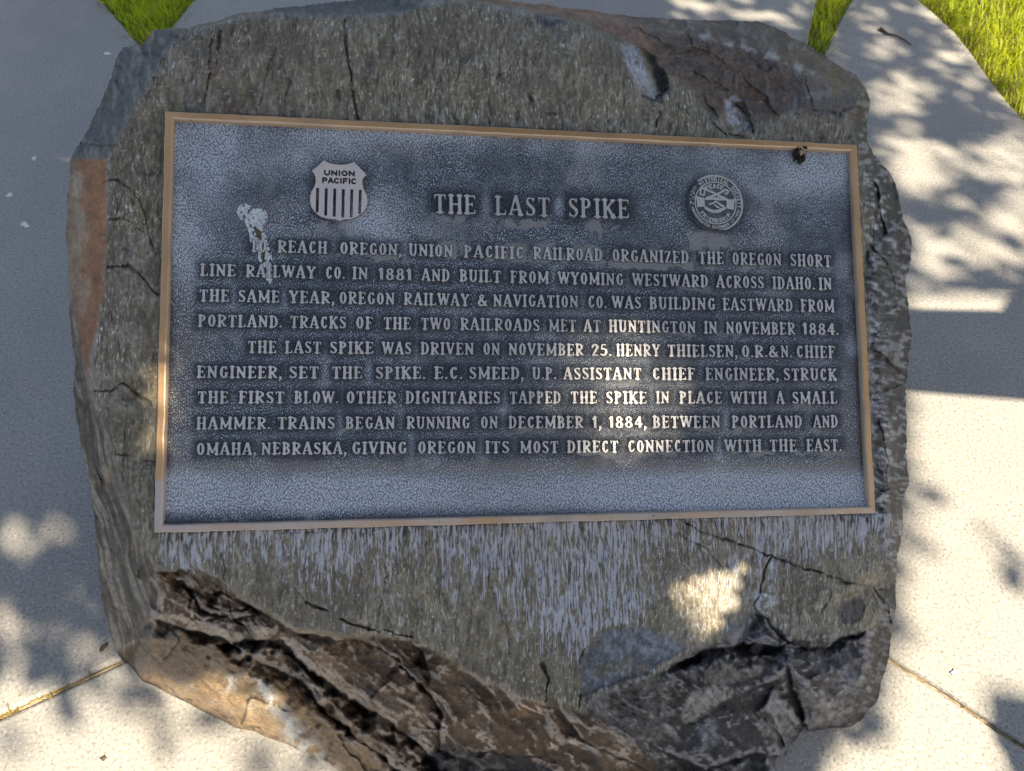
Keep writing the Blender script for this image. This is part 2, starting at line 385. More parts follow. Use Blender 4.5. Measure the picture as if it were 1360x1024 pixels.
# brown flaked facet upper right
line([(780, 32, .020), (818, 54, .016), (850, 62, .014), (884, 97, .014), (905, 106, .012), (942, 152, .010), (968, 176, .008), (1000, 168, .012), (1060, 148, .016), (1110, 140, .020), (1140, 132, .035)])
line([(800, 24, .045), (850, 35, .042), (905, 45, .040), (960, 56, .040), (1010, 68, .042), (1060, 86, .045), (1095, 103, .055), (1120, 112, .075)])
line([(1060, 86, .045), (1068, 110, .030), (1075, 140, .016)])
# right flank of the face
line([(1120, 160, .012), (1140, 190, .012), (1150, 230, .014), (1160, 320, .016), (1166, 420, .016), (1172, 520, .016), (1176, 620, .014), (1178, 690, .012), (1176, 740, .014)])
line([(1185, 320, .038), (1190, 420, .045), (1188, 520, .045), (1190, 640, .048), (1182, 760, .03)])
# lower break of the face and the ledges under it
L0 = [(205, 748, .008), (237, 757, .008), (265, 752, .006), (297, 774, .006), (325, 792, .006), (352, 808, .006), (372, 822, .006), (392, 834, .006), (423, 838, .006), (460, 843, .006), (500, 838, .006), (548, 847, .006), (585, 864, .007), (612, 884, .008),
      (639, 901, .008), (666, 912, .008), (693, 927, .010), (724, 934, .012), (740, 926, .010), (775, 945, .012)]
line(L0)
L0b = [(p[0]-4, p[1]+8, .028) for p in L0[3:11]]
line(L0b)
line([(546, 856, .030), (560, 862, .045), (556, 880, .06)])
line([(230, 775, .028), (262, 790, .030), (300, 812, .034), (345, 828, .036)])
# first ridge and crevice
line([(215, 815, .034), (262, 826, .036), (318, 842, .040), (372, 838, .040), (412, 870, .046), (447, 898, .052), (496, 930, .060), (540, 955, .066), (585, 975, .070)])
line([(212, 826, .062), (257, 836, .066), (312, 856, .070), (362, 850, .072), (404, 884, .084), (438, 914, .098), (488, 946, .112), (532, 972, .125), (566, 996, .115), (590, 1030, .13)])
line([(322, 862, .062), (360, 862, .060), (392, 876, .066), (410, 900, .074), (436, 930, .085), (470, 962, .10), (512, 992, .11), (545, 1022, .12)])
line([(318, 868, .084), (362, 886, .092), (396, 898, .100), (420, 932, .118), (450, 958, .135), (490, 992, .13), (532, 1026, .135)])
# golden lower-left facet with its pale rib
line([(212, 838, .075), (260, 852, .082), (318, 876, .088), (365, 895, .094), (392, 906, .104), (415, 938, .12), (446, 968, .125), (486, 1004, .14)])
line([(325, 878, .090), (345, 905, .105), (365, 935, .13), (395, 975, .16), (424, 1008, .20)])
line([(240, 905, .16), (300, 940, .20)])
# middle terraces
line([(450, 858, .030), (490, 868, .034), (516, 892, .038), (532, 922, .044), (560, 950, .056), (588, 974, .066)])
line([(548, 880, .042), (570, 910, .048), (592, 945, .056), (596, 964, .062)])
line([(590, 872, .024), (616, 900, .030), (640, 912, .032), (636, 945, .040), (610, 960, .052)])
line([(600, 980, .085), (640, 988, .095), (666, 996, .10), (705, 996, .098), (740, 1000, .10), (790, 1016, .12), (830, 1032, .15)])
line([(575, 1000, .115), (620, 1010, .125), (700, 1030, .135)])
line([(640, 915, .036), (690, 945, .046), (720, 968, .060), (740, 992, .074)])
line([(737, 936, .014), (728, 962, .034), (760, 982, .062), (800, 1000, .078), (850, 1024, .12)])
line([(775, 945, .012), (800, 968, .024), (840, 985, .046), (900, 1012, .09), (940, 1032, .13)])
# right lower ledges and triangular facets
line([(775, 945, .012), (786, 930, .009), (800, 912, .007), (865, 898, .006), (893, 882, .006), (905, 868, .006), (925, 858, .006), (950, 852, .005), (978, 846, .005), (990, 830, .005), (1003, 806, .006), (1022, 826, .008), (1040, 842, .008), (1050, 848, .008), (1076, 850, .008), (1112, 842, .010), (1150, 836, .02)])
line([(893, 888, .012), (908, 878, .030), (928, 870, .034), (952, 864, .030), (984, 858, .028), (997, 838, .024), (1006, 820, .018)])
line([(1012, 846, .016), (1018, 866, .030), (1034, 862, .030), (1046, 852, .010)])
line([(1062, 858, .028), (1082, 862, .030), (1116, 852, .028)])
line([(900, 890, .022), (985, 872, .020), (1040, 870, .016), (1062, 866, .020)])
line([(1046, 884, .010), (1064, 903, .018), (1090, 928, .040), (1112, 948, .075), (1130, 963, .125)])
line([(1046, 884, .010), (1042, 905, .030), (1050, 935, .058), (1058, 960, .095), (1067, 980, .15)])
line([(1046, 884, .010), (1030, 902, .014), (1000, 912, .022), (975, 922, .030)])
line([(1052, 905, .050), (1062, 935, .085), (1072, 966, .13)])
line([(1030, 905, .034), (1018, 935, .030), (1030, 958, .060), (1042, 984, .11), (1050, 1010, .16)])
line([(975, 922, .030), (1000, 938, .050), (1016, 934, .046)])
line([(975, 922, .030), (940, 940, .032), (912, 962, .045), (900, 1000, .075)])
line([(960, 936, .044), (938, 965, .038), (930, 1000, .060)])
line([(1000, 950, .056), (1016, 980, .080), (1018, 1004, .10)])
line([(905, 1018, .11), (950, 1014, .10), (985, 1000, .088), (1020, 992, .088), (1044, 996, .11)])
line([(915, 915, .022), (935, 908, .020), (962, 912, .026)])
line([(1085, 880, .026), (1102, 900, .030), (1118, 918, .046), (1140, 905, .040), (1152, 880, .040)])
line([(1096, 925, .050), (1112, 912, .040), (1136, 925, .060), (1128, 945, .080)])
for p in [(650, 480, 0), (300, 90, .003), (600, 90, .0), (450, 90, .001), (720, 90, .001), (180, 250, .004), (170, 400, .005), (160, 520, .006), (180, 640, .005), (300, 300, 0), (1000, 300, 0), (300, 600, 0),
          (1000, 600, 0), (500, 760, .002), (700, 780, .001), (850, 780, .001), (620, 840, .004), (1080, 720, .004), (1100, 800, .006), (930, 800, .003), (600, 1060, .165), (800, 1070, .165), (950, 1060, .165)]:
    CP.append(p)
res = delaunay_2d_cdt([Vector((p[0], p[1])) for p in CP], CE, [], 0, 1e-4)
vv = np.array([(v.x, v.y) for v in res[0]]); orig = res[3]
cpv = np.array([p[2] for p in CP]); cpx = np.array([p[:2] for p in CP])
vd = np.array([np.mean(cpv[o]) if len(o) else np.nan for o in orig])
for i in np.nonzero(np.isnan(vd))[0]:
    w_ = 1/(np.hypot(*(cpx - vv[i]).T) + .5)**3; vd[i] = (w_*cpv).sum()/w_.sum()
D = np.full(PX.shape, np.nan)
for f in res[2]:
    for k in range(1, len(f)-1):
        i, j, l = f[0], f[k], f[k+1]; A_, B_, C_ = vv[i], vv[j], vv[l]
        x0, x1 = int(max(min(A_[0], B_[0], C_[0]) - X0, 0)), int(min(max(A_[0], B_[0], C_[0]) - X0 + 2, NX))
        y0, y1 = int(max(min(A_[1], B_[1], C_[1]) - Y0, 0)), int(min(max(A_[1], B_[1], C_[1]) - Y0 + 2, NY))
        if x1 <= x0 or y1 <= y0: continue
        x, y = PX[y0:y1, x0:x1], PY[y0:y1, x0:x1]
        den = (B_[1]-C_[1])*(A_[0]-C_[0]) + (C_[0]-B_[0])*(A_[1]-C_[1])
        if abs(den) < 1e-9: continue
        l1 = ((B_[1]-C_[1])*(x-C_[0]) + (C_[0]-B_[0])*(y-C_[1]))/den; l2 = ((C_[1]-A_[1])*(x-C_[0]) + (A_[0]-C_[0])*(y-C_[1]))/den; l3 = 1-l1-l2
        ok = (l1 > -.002) & (l2 > -.002) & (l3 > -.002)
        D[y0:y1, x0:x1] = np.where(ok, l1*vd[i] + l2*vd[j] + l3*vd[l], D[y0:y1, x0:x1])
# carry the rim values outward so that sampling near the edge is safe
bad = np.isnan(D)
for _ in range(14):
    if not bad.any(): break
    Dp = np.pad(np.where(bad, 0, D), 1); Wp = np.pad((~bad).astype(float), 1)
    S = sum(np.roll(np.roll(Dp, i, 0), j, 1) for i in (-1, 0, 1) for j in (-1, 0, 1))[1:-1, 1:-1]
    Q = sum(np.roll(np.roll(Wp, i, 0), j, 1) for i in (-1, 0, 1) for j in (-1, 0, 1))[1:-1, 1:-1]
    new = bad & (Q > 0); D[new] = S[new]/Q[new]; bad = np.isnan(D)
D = np.where(bad, .2, D)
D_s = blur(D, .8); D = blur(D, 1.3)*.75 + blur(D, 5)*.25
# ---- region masks
LOWER = [(200, 750), (237, 760), (297, 778), (352, 812), (392, 838), (460, 848), (548, 850), (612, 888), (666, 915), (724, 938), (775, 948), (800, 926), (865, 902), (895, 886), (908, 872), (927, 862), (978, 849), (990, 834), (1003, 810), (1049, 852), (1076, 856), (1112, 846), (1150, 842), (1200, 810), (1200, 1000), (1100, 1200), (400, 1200), (120, 900), (200, 830)]
m_low = soft(PX, PY, LOWER, 2.5)
D = D*(1-m_low) + (D_s*.85 + blur(D_s, 4)*.15)*m_low
m_lowR = soft(PX, PY, [(778, 940), (800, 912), (870, 898), (927, 862), (978, 846), (1001, 806), (1049, 848), (1150, 838), (1250, 800), (1250, 1100), (960, 1100), (850, 990)], 4)
m_gold = soft(PX, PY, [(206, 830), (260, 842), (318, 866), (365, 890), (396, 902), (420, 934), (450, 962), (490, 1000), (540, 1060), (430, 1060), (180, 920), (185, 860)], 4)
m_fib = soft(PX, PY, [(80, 400), (98, 395), (112, 500), (150, 605), (175, 700), (205, 748), (213, 800), (205, 830), (200, 905), (140, 880), (120, 760), (80, 520)], 3)
m_brownL = soft(PX, PY, [(84, 212), (142, 212), (142, 300), (138, 385), (126, 450), (116, 508), (104, 470), (96, 395), (84, 330)], 2)
m_greyTL = soft(PX, PY, [(80, 212), (142, 210), (190, 120), (212, 80), (225, 58), (240, 40), (180, 40), (140, 60)], 2)
m_brownR = soft(PX, PY, [(772, 31), (830, 55), (852, 62), (884, 97), (905, 106), (930, 135), (945, 152), (975, 150), (1000, 166), (1040, 152), (1062, 140), (1068, 105), (1058, 84), (990, 62), (905, 42), (840, 30), (790, 10), (640, -12), (610, 0), (700, 14)], 3)
m_backR = soft(PX, PY, [(790, 10), (850, 32), (905, 44), (990, 64), (1060, 86), (1110, 110), (1160, 125), (1160, 90), (1050, 20), (900, 10)], 3)
m_right = soft(PX, PY, [(1130, 150), (1143, 190), (1150, 260), (1163, 690), (1180, 740), (1260, 760), (1260, 120), (1140, 100)], 4)
m_topgrey = soft(PX, PY, [(380, 18), (450, 22), (540, 17), (565, 2), (560, -30), (380, -30), (330, 10)], 3)
m_face = np.clip(1 - m_low - m_fib - m_brownL - m_greyTL - m_brownR - m_backR - m_topgrey, 0, 1)
# ---- surface relief, metres below the face
warp = 10*fbm(PX, PY, 70, 70, 3, 3); warpy = 10*fbm(PX, PY, 70, 70, 5, 3)
XW, YW = PX + warp, PY + warpy
d_face = .0035*fbm(PX, PY, 130, 150, 11, 3) + .0014*fbm(XW*1.0, PY, 9, 26, 21, 3) + .0008*np.abs(fbm(XW, YW, 7, 14, 31, 2))
# wavy drip-like scallops on the face
ca = np.cos(-.12); sa = np.sin(-.12); ux = XW*ca - PY*sa
d_face += .0006*np.sin(ux/2.1 + 3*fbm(XW, PY, 22, 60, 71, 3))*(.5 + .5*fbm(PX, PY, 60, 90, 72, 2))
n_f = fbm(XW + .10*PY, PY + .3*PX, 3.1, 9, 73, 2); n_f2 = fbm(XW - .15*PY, PY, 4.4, 14, 77, 2)
d_face -= .0007*n_f + .0008*n_f2
def facets(seed, count, tilt, region, stretch=(1, 1), rot=0.0):
    r = np.random.default_rng(seed); xs = r.uniform(region[0], region[2], count); ys = r.uniform(region[1], region[3], count)
    c, s_ = math.cos(rot), math.sin(rot)
    best = np.full(PX.shape, 1e9); out = np.zeros(PX.shape)
    gx = r.normal(0, tilt, count); gy = r.normal(0, tilt, count); h = r.normal(0, tilt*10, count)
    xw = PX + .8*warp + 3*vnoise(PX, PY, 14, 14, seed+1); yw = PY + .8*warpy + 3*vnoise(PX, PY, 14, 14, seed+2)
    for k in range(count):
        dx, dy = xw - xs[k], yw - ys[k]; qx = (dx*c + dy*s_)/stretch[0]; qy = (-dx*s_ + dy*c)/stretch[1]
        d = np.hypot(qx, qy); u = d < best; best[u] = d[u]; out[u] = (h[k] + gx[k]*dx + gy[k]*dy)[u]
    return np.clip(out, -.02, .02)
fa = facets(5, 90, .00022, (180, 740, 1210, 1120), (1.9, .8), math.radians(38)); fb = facets(9, 420, .00028, (60, 0, 1230, 1120), (1.5, .9), math.radians(35))
rot38 = (PX*math.cos(.7) + PY*math.sin(.7), -PX*math.sin(.7) + PY*math.cos(.7))
rotR = (PX*math.cos(-.55) + PY*math.sin(-.55), -PX*math.sin(-.55) + PY*math.cos(-.55))
foldL = np.abs(fbm(rot38[0] + 2.2*warp, rot38[1] + 2.2*warpy, 120, 30, 345, 4, .45)); foldR = np.abs(fbm(rotR[0] + 2.2*warp, rotR[1] + 2.2*warpy, 95, 34, 355, 4, .45))
mR = soft(PX, PY, [(860, 800), (1300, 700), (1300, 1300), (900, 1300), (860, 1000)], 30)
d_low = .020*((1-mR)*foldL + mR*foldR*.35) - .006 + .12*fa + .10*fb + .0010*fbm(PX, PY, 5, 3.5, 58, 2) + .0045*fbm(XW, YW, 46, 46, 41, 4) + .0026*fbm(rot38[0], rot38[1] + warp, 40, 8, 51, 4) + .0022*np.abs(fbm(XW, YW, 15, 15, 55, 4)) - .0008*fbm(PX, PY, 4, 4, 57, 2)
d_gold = .012*fbm(PX, PY, 60, 60, 61, 3) + .0040*fbm(rot38[0], rot38[1] + warp, 36, 8, 63, 4) + .35*fb + .0014*fbm(PX, PY, 4, 4, 64, 2)
tfx = PX*.97 - PY*.26
d_fib = .0048*fbm(tfx + 1.1*warp, PY*.6, 8, 60, 81, 4, .6) + .008*fbm(PX, PY, 45, 60, 82, 4) + .5*fb + .0016*fbm(tfx, PY, 3.2, 12, 83, 2)
d_right = .5*fb + .006*fbm(XW, YW, 30, 30, 91, 4) + .005*np.abs(fbm(XW*.9 + PY*.5, YW*.9 - PX*.3, 16, 8, 93, 3)) - .0016*fbm(XW + .5*PY, YW - .3*PX, 9, 4.6, 94, 2)
d_brR = .005*fbm(XW, YW, 40, 40, 95, 3) + .0020*np.abs(fbm(PX, PY, 7, 6, 96, 3)) + .3*fb + .0012*fbm(PX, PY, 3.5, 3.5, 92, 2)
d_sm = .005*fbm(XW, YW, 40, 40, 97, 5) + .3*fb + .0016*fbm(PX, PY, 4, 6, 98, 2)
D = D + m_face*(1-m_right)*d_face + m_low*(1-m_gold)*d_low + m_gold*d_gold + m_fib*d_fib + m_right*m_face*d_right + np.clip(m_brownR + m_backR, 0, 1)*d_brR \
    + np.clip(m_brownL + m_topgrey, 0, 1)*d_sm + m_greyTL*(.5*fb + .006*fbm(PX*.5 + PY*.86, PX*.86 - PY*.5, 40, 9, 99, 5) + .0016*fbm(PX, PY, 4, 4, 98, 2))
# ---- cracks
CR = [([(457, 24), (461, 70), (468, 108), (477, 156)], 1.8, .012), ([(279, 52), (277, 84), (280, 100), (272, 128), (270, 148)], 1.6, .009), ([(291, 44), (289, 62), (288, 82)], 1.4, .007), ([(378, 22), (363, 76), (352, 112), (344, 146)], 1.2, .004),
      ([(386, 100), (380, 140)], 1.4, .005), ([(448, 118), (452, 150)], 2.0, .006), ([(577, 62), (572, 112)], 1.3, .006), ([(572, 119), (586, 118)], 1.6, .006), ([(608, 92), (600, 140)], 1.0, .003), ([(668, 42), (662, 98)], 1.1, .004), ([(655, 102), (672, 96)], 2.2, .005),
      ([(705, 128), (712, 148), (742, 152)], 2.0, .007), ([(850, 130), (868, 134), (880, 128), (878, 145), (872, 168)], 2.6, .012), ([(880, 92), (886, 115), (882, 128)], 2.2, .010), ([(945, 165), (960, 176), (985, 182)], 2.2, .008),
      ([(978, 140), (996, 152), (1000, 178)], 2.4, .010), ([(1068, 100), (1072, 128), (1080, 146), (1110, 150), (1140, 142)], 1.5, .006), ([(1090, 182), (1112, 165), (1116, 150)], 1.5, .005), ([(1148, 215), (1165, 260), (1160, 320)], 1.5, .006),
      ([(136, 242), (158, 240), (172, 250), (188, 278), (200, 310), (206, 340)], 2.0, .008), ([(144, 292), (176, 292), (200, 312)], 1.7, .007), ([(143, 356), (170, 352), (186, 362), (202, 386), (210, 390)], 2.4, .010), ([(142, 330), (168, 332), (192, 342)], 1.4, .005),
      ([(118, 520), (148, 518), (166, 508), (186, 526), (205, 540)], 1.8, .008), ([(155, 606), (180, 604), (205, 616)], 1.7, .006), ([(168, 560), (166, 600), (162, 640)], 1.1, .004),
      ([(408, 800), (450, 817), (478, 830), (512, 838), (548, 849)], 2.4, .012), ([(514, 764), (506, 800), (498, 832)], 1.4, .005), ([(720, 880), (728, 900), (724, 934)], 3.0, .014), ([(776, 858), (768, 890), (770, 940)], 2.0, .008),
      ([(1022, 738), (1012, 762), (1008, 786), (1003, 806)], 3.0, .014), ([(905, 692), (940, 708), (1005, 733), (1060, 752), (1105, 768), (1150, 779), (1190, 786)], 1.9, .010), ([(1158, 782), (1172, 800), (1184, 826)], 2.6, .012), ([(1003, 806), (1024, 832), (1048, 850)], 2.6, .012),
      ([(1090, 768), (1104, 790), (1090, 815)], 1.2, .004), ([(523, 716), (560, 724), (600, 712), (632, 728), (648, 750), (655, 790), (676, 840), (676, 890)], 1.1, .004), ([(295, 736), (297, 774)], 1.6, .006), ([(390, 780), (412, 805), (446, 812)], 1.3, .005),
      ([(1158, 330), (1180, 352), (1190, 385)], 2.0, .008), ([(1160, 400), (1185, 410), (1205, 400)], 1.6, .006), ([(1168, 652), (1190, 660), (1200, 655)], 2.2, .010), ([(1165, 560), (1180, 610), (1178, 650)], 1.8, .006), ([(900, 708), (940, 730), (960, 752)], 1.4, .005),
      ([(232, 770), (262, 800), (300, 812), (330, 808)], 2.4, .010), ([(255, 785), (245, 815), (262, 828)], 1.8, .006), ([(300, 780), (308, 815), (332, 845)], 2.2, .010), ([(320, 800), (360, 835), (372, 850)], 2.4, .010)]
jx, jy = PX + 6*fbm(PX, PY, 26, 26, 131, 4, .65), PY + 6*fbm(PX, PY, 26, 26, 135, 4, .65)
CRK = np.zeros(PX.shape)
for pts, w_, dp in CR:
    q = np.asarray(pts, float); x0, y0 = q.min(0) - 25; x1, y1 = q.max(0) + 25
    sl_ = np.s_[int(max(y0-Y0, 0)):int(min(y1-Y0, NY)), int(max(x0-X0, 0)):int(min(x1-X0, NX))]
    d = pl_dist(jx[sl_], jy[sl_], pts); wv = w_*np.clip(.52 + .75*fbm(PX[sl_], PY[sl_], 22, 22, 140, 2), .0, 1.6)*.85; br = sstep(fbm(PX[sl_], PY[sl_], 30, 30, 150, 2), -.55, -.15)
    g_ = np.exp(-(d/np.maximum(wv, .25))**2)*dp*br*.7; D[sl_] += g_; CRK[sl_] = np.maximum(CRK[sl_], g_/dp*min(dp/.008, 1))
DEEP = [([(281, 785), (335, 808), (378, 835), (420, 845), (463, 848), (506, 864), (528, 878)], 3.2, .020), ([(312, 856), (351, 851), (372, 853), (406, 884), (440, 916), (490, 950), (534, 976), (560, 996)], 6.5, .045), ([(206, 825), (232, 829), (257, 837), (287, 848), (318, 862)], 4.5, .035),
        ([(324, 868), (365, 888), (398, 902), (420, 932), (452, 960), (494, 992), (535, 1026)], 3.5, .028), ([(533, 886), (562, 914), (590, 950), (582, 985)], 4, .026), ([(541, 856), (556, 866), (566, 886)], 3.5, .018), ([(575, 992), (600, 1004), (640, 1016), (690, 1030)], 9, .025),
        ([(236, 756), (262, 752), (288, 768)], 5, .016), ([(240, 775), (272, 806), (310, 822), (335, 818)], 2.6, .014), ([(893, 888), (912, 874), (935, 866), (960, 860), (985, 854)], 5.5, .026), ([(1048, 892), (1053, 915), (1062, 945), (1074, 984)], 4.5, .03), ([(1018, 856), (1032, 862), (1044, 852)], 4.5, .014),
        ([(1003, 812), (1024, 834), (1046, 848)], 3, .014), ([(1060, 856), (1090, 860), (1118, 850), (1146, 838)], 3, .014), ([(1010, 940), (1026, 962), (1040, 990)], 3.2, .02), ([(905, 1006), (935, 1022), (1000, 1002), (1030, 1006)], 3.2, .018), ([(740, 935), (752, 962), (790, 992), (850, 1018)], 3, .016), ([(640, 998), (690, 1002), (730, 1006)], 2.5, .014)]
def side_dist(X, Y, pts):
    d = np.full(X.shape, 1e9); sg = np.zeros(X.shape)
    for (x0, y0), (x1, y1) in zip(pts[:-1], pts[1:]):
        dx, dy = x1-x0, y1-y0; q = np.clip(((X-x0)*dx + (Y-y0)*dy)/(dx*dx + dy*dy), 0, 1); e = np.hypot(X-x0-q*dx, Y-y0-q*dy); u = e < d
        d[u] = e[u]; sg[u] = np.sign(dx*(Y-y0) - dy*(X-x0))[u]
    return d, sg
kx_, ky_ = PX + 9*fbm(PX, PY, 34, 34, 171, 5, .6), PY + 9*fbm(PX, PY, 34, 34, 175, 5, .6)
for pts, w_, dp in DEEP:
    d, sg = side_dist(kx_, ky_, pts); wv = w_*np.clip(.75 + 1.3*fbm(PX, PY, 30, 30, 160, 3), .12, 1.8)
    low = np.exp(-(d/(wv*3.2))**1.3); up = np.exp(-(d/(wv*.45))**2); amp = dp*np.clip(wv/w_, .2, 1.1)
    D += 1.0*amp*np.where(sg > 0, low, up); CRK = np.maximum(CRK, np.exp(-(d/(wv*.5))**2)*.4*np.clip(wv/w_, 0, 1))
# ---- flake scars
def scar(poly, dep, sig=1.6):
    return np.clip(blur(pip(PX + .8*(jx-PX) + 1.5*fbm(PX, PY, 7, 7, 181, 3), PY + .8*(jy-PY) + 1.5*fbm(PX, PY, 7, 7, 185, 3), poly).astype(float), sig), 0, 1)
sc1 = scar([(826, 58), (845, 60), (866, 76), (882, 98), (886, 122), (874, 136), (850, 126), (838, 104)], 0); D += sc1*(.006 + .00030*np.clip(PX-845, 0, 40))
sc2 = scar([(962, 128), (984, 128), (994, 146), (996, 170), (982, 176), (966, 160)], 0); D += sc2*(.004 + .0003*np.clip(PX-965, 0, 30))
oval = scar([(768, 930), (772, 880), (786, 848), (806, 833), (832, 828), (866, 834), (900, 850), (912, 860), (890, 872), (865, 886), (862, 893), (822, 904), (790, 918)], 0, 2); D += oval*.004
sc4 = scar([(1120, 800), (1142, 790), (1150, 806), (1138, 826), (1118, 828), (1112, 812)], 0); D += sc4*.004
sc5 = scar([(742, 14), (772, 22), (756, 36), (728, 36), (712, 22)], 0) if False else scar([(706, 16), (740, 18), (750, 30), (728, 36), (712, 28)], 0); D += sc5*.006
sc6 = scar([(158, 488), (164, 520), (178, 530), (190, 516), (186, 532), (168, 542), (152, 524), (148, 508)], 0); D += sc6*.002
# the plaque is bedded on the face: nothing may poke through it
uu, vv_ = to_plaque(PX, PY, 0.0); plq = (np.abs(uu) < PW/2 + .004) & (np.abs(vv_) < PH/2 + .004)
seat = blur(plq.astype(float), 3); D = np.where(seat > .25, np.maximum(D, .0015), D); D = np.maximum(D, -.006)
# ---- albedo raster
def mixc(Cc, m, col, amt=1.0):
    m = np.clip(m*amt, 0, 1)[..., None]; return Cc*(1-m) + np.asarray(col)*m
n_a = fbm(PX, PY, 120, 120, 201, 4); n_b = fbm(XW, YW, 26, 26, 205, 4); n_c = fbm(XW, PY, 6, 26, 209, 2); n_d = fbm(XW, YW, 9, 9, 215, 3)
C = np.zeros(PX.shape + (3,)) + np.array([.175, .165, .132])
C = mixc(C, sstep(n_a, -.1, .5), (.21, .205, .19), .8); C = mixc(C, sstep(n_b, .1, .6), (.155, .142, .098), .6); C = mixc(C, sstep(n_c, .15, .6), (.30, .29, .26), .55)
C = mixc(C, sstep(n_c, -.2, -.65), (.07, .068, .06), .7)
C = mixc(C, ell(PX, PY, 310, 130, 45, 30)*sstep(n_b, -.4, .3), (.10, .065, .045), .7); C = mixc(C, ell(PX, PY, 282, 97, 10, 10), (.15, .07, .04), .7)
C = C*np.array([1.75, 1.65, 1.48])
C = C*np.array([.70, .66, .58]); C = mixc(C, sstep(n_f2, -.1, -.5), (.09, .08, .06), .4); C = mixc(C, sstep(n_f, .25, .55)*sstep(n_a + .6*n_b, -1.0, .2), (.5, .48, .43), .35); C = mixc(C, sstep(fbm(PX, PY, 75, 60, 80, 4), .0, .35), (.14, .112, .078), .6); C = mixc(C, sstep(fbm(PX, PY, 4, 5, 79, 2), .42, .6), (.5, .48, .44), .4)
n_r = 1 - 2*np.abs(fbm(XW*.9 + PY*.5, YW*.9 - PX*.3, 9, 4.5, 93, 3)); n_r2 = fbm(XW + .5*PY, YW - .3*PX, 9, 4.6, 94, 2)
C = mixc(C, m_right, (.13, .13, .132), .92); C = mixc(C, m_right*sstep(n_r2, .05, .34), (.66, .66, .68), .88); C = mixc(C, m_right*sstep(n_r2, -.12, -.4), (.03, .03, .031), .85); C = mixc(C, m_right*sstep(n_r, .62, .9)*sstep(n_b, -.7, .3), (.035, .035, .037), .8); C = mixc(C, m_right*sstep(n_b, -.05, -.5), (.06, .06, .062), .7)  # pale wrinkles mix stone tone and glint in one colour
C = mixc(C, ell(PX, PY, 1185, 500, 30, 60), (.05, .048, .046), .6)
C = mixc(C, m_greyTL, (.12, .122, .118), .92); C = mixc(C, m_greyTL*sstep(n_c, .0, .5), (0.319, 0.304, 0.282), .5)
C = mixc(C, m_brownL, (0.40, 0.19, 0.085), .95); C = mixc(C, m_brownL*sstep(fbm(PX, PY, 14, 60, 221, 3), .1, .5), (0.408, 0.319, 0.218), .8); C = mixc(C, m_brownL*sstep(fbm(PX, PY, 20, 40, 225, 3), .15, .5), (0.319, 0.145, 0.077), .8)
C = mixc(C, m_brownL*sstep(PX, 108, 94), (0.290, 0.221, 0.147), .8); C = mixc(C, m_brownL*ell(PX, PY, 103, 245, 7, 20), (0.504, 0.448, 0.345), .7); C = mixc(C, m_brownL*ell(PX, PY, 118, 450, 12, 40), (0.246, 0.124, 0.077), .5)
C = mixc(C, m_fib, (.165, .138, .104), .92); C = mixc(C, m_fib*sstep(fbm(tfx + .8*warp, PY*.6, 4.5, 34, 231, 3), -.02, .28), (0.40, 0.345, 0.27), .8); C = mixc(C, m_fib*sstep(fbm(tfx + .8*warp, PY*.6, 4, 30, 235, 3), .04, .3), (0.07, 0.062, 0.05), .8)
C = mixc(C, m_topgrey, (0.123, 0.124, 0.122), .9)
C = mixc(C, np.clip(m_brownR + m_backR, 0, 1), (0.150, 0.102, 0.072), .95); C = mixc(C, np.clip(m_brownR + m_backR, 0, 1)*sstep(n_d, .15, .5), (0.050, 0.042, 0.036), .7)
m_sh = soft(jx, jy, [(1055, 84), (1110, 108), (1165, 122), (1165, 175), (1146, 178), (1120, 150), (1085, 158), (1050, 150)], 5); C = mixc(C, np.clip(m_backR + m_sh, 0, 1), (.115, .085, .068), .85); C = mixc(C, np.clip(m_backR + m_sh, 0, 1)*sstep(n_d + .5*n_b, .15, .5), (.27, .255, .24), .55); C = mixc(C, m_brownR*soft(PX, PY, [(600, -10), (640, 0), (780, 25), (830, 55), (870, 70), (860, 40), (790, 10), (640, -20)], 5), (0.334, 0.172, 0.096), .75)
C = mixc(C, np.exp(-(pl_dist(jx, jy, [(905, 43), (960, 55), (1010, 68), (1058, 88), (1070, 104)])/4)**2)*sstep(n_d, -.2, .3), (0.504, 0.484, 0.448), .8)
# lower brown / charcoal facets, pale crusts mixed with painted sky sheen
lowm = m_low*(1-m_gold)*(1-m_lowR); n_s = fbm(rot38[0], rot38[1] + warp, 40, 10, 241, 4)
C = mixc(C, lowm, (.125, .074, .042), .96); conv = (blur(D, 7) - D)*1000/4; conv2 = (blur(D, 2.5) - D)*1000/1.2
C = mixc(C, lowm*sstep(.55*n_s + .5*n_d + .55*np.clip(conv, -1, 1) + .3*np.clip(conv2, -1, 1), .30, .72), (0.516, 0.425, 0.345), .85); C = mixc(C, scar([(566, 1002), (592, 984), (640, 998), (690, 1004), (730, 1016), (760, 1060), (560, 1060)], 0, 3), (.022, .024, .03), .9); C = mixc(C, lowm*sstep(n_b + n_s, -.25, -.7), (0.050, 0.045, 0.042), .8); C = mixc(C, lowm*sstep(n_a, .1, .5), (0.362, 0.235, 0.128), .4)  # black patch paints the shade in the hollow underneath
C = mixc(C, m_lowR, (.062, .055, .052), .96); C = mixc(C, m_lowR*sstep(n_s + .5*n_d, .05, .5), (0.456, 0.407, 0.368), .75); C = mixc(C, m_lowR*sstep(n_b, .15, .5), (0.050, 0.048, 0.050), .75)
n_k = fbm(XW, YW, 5, 5, 243, 3)
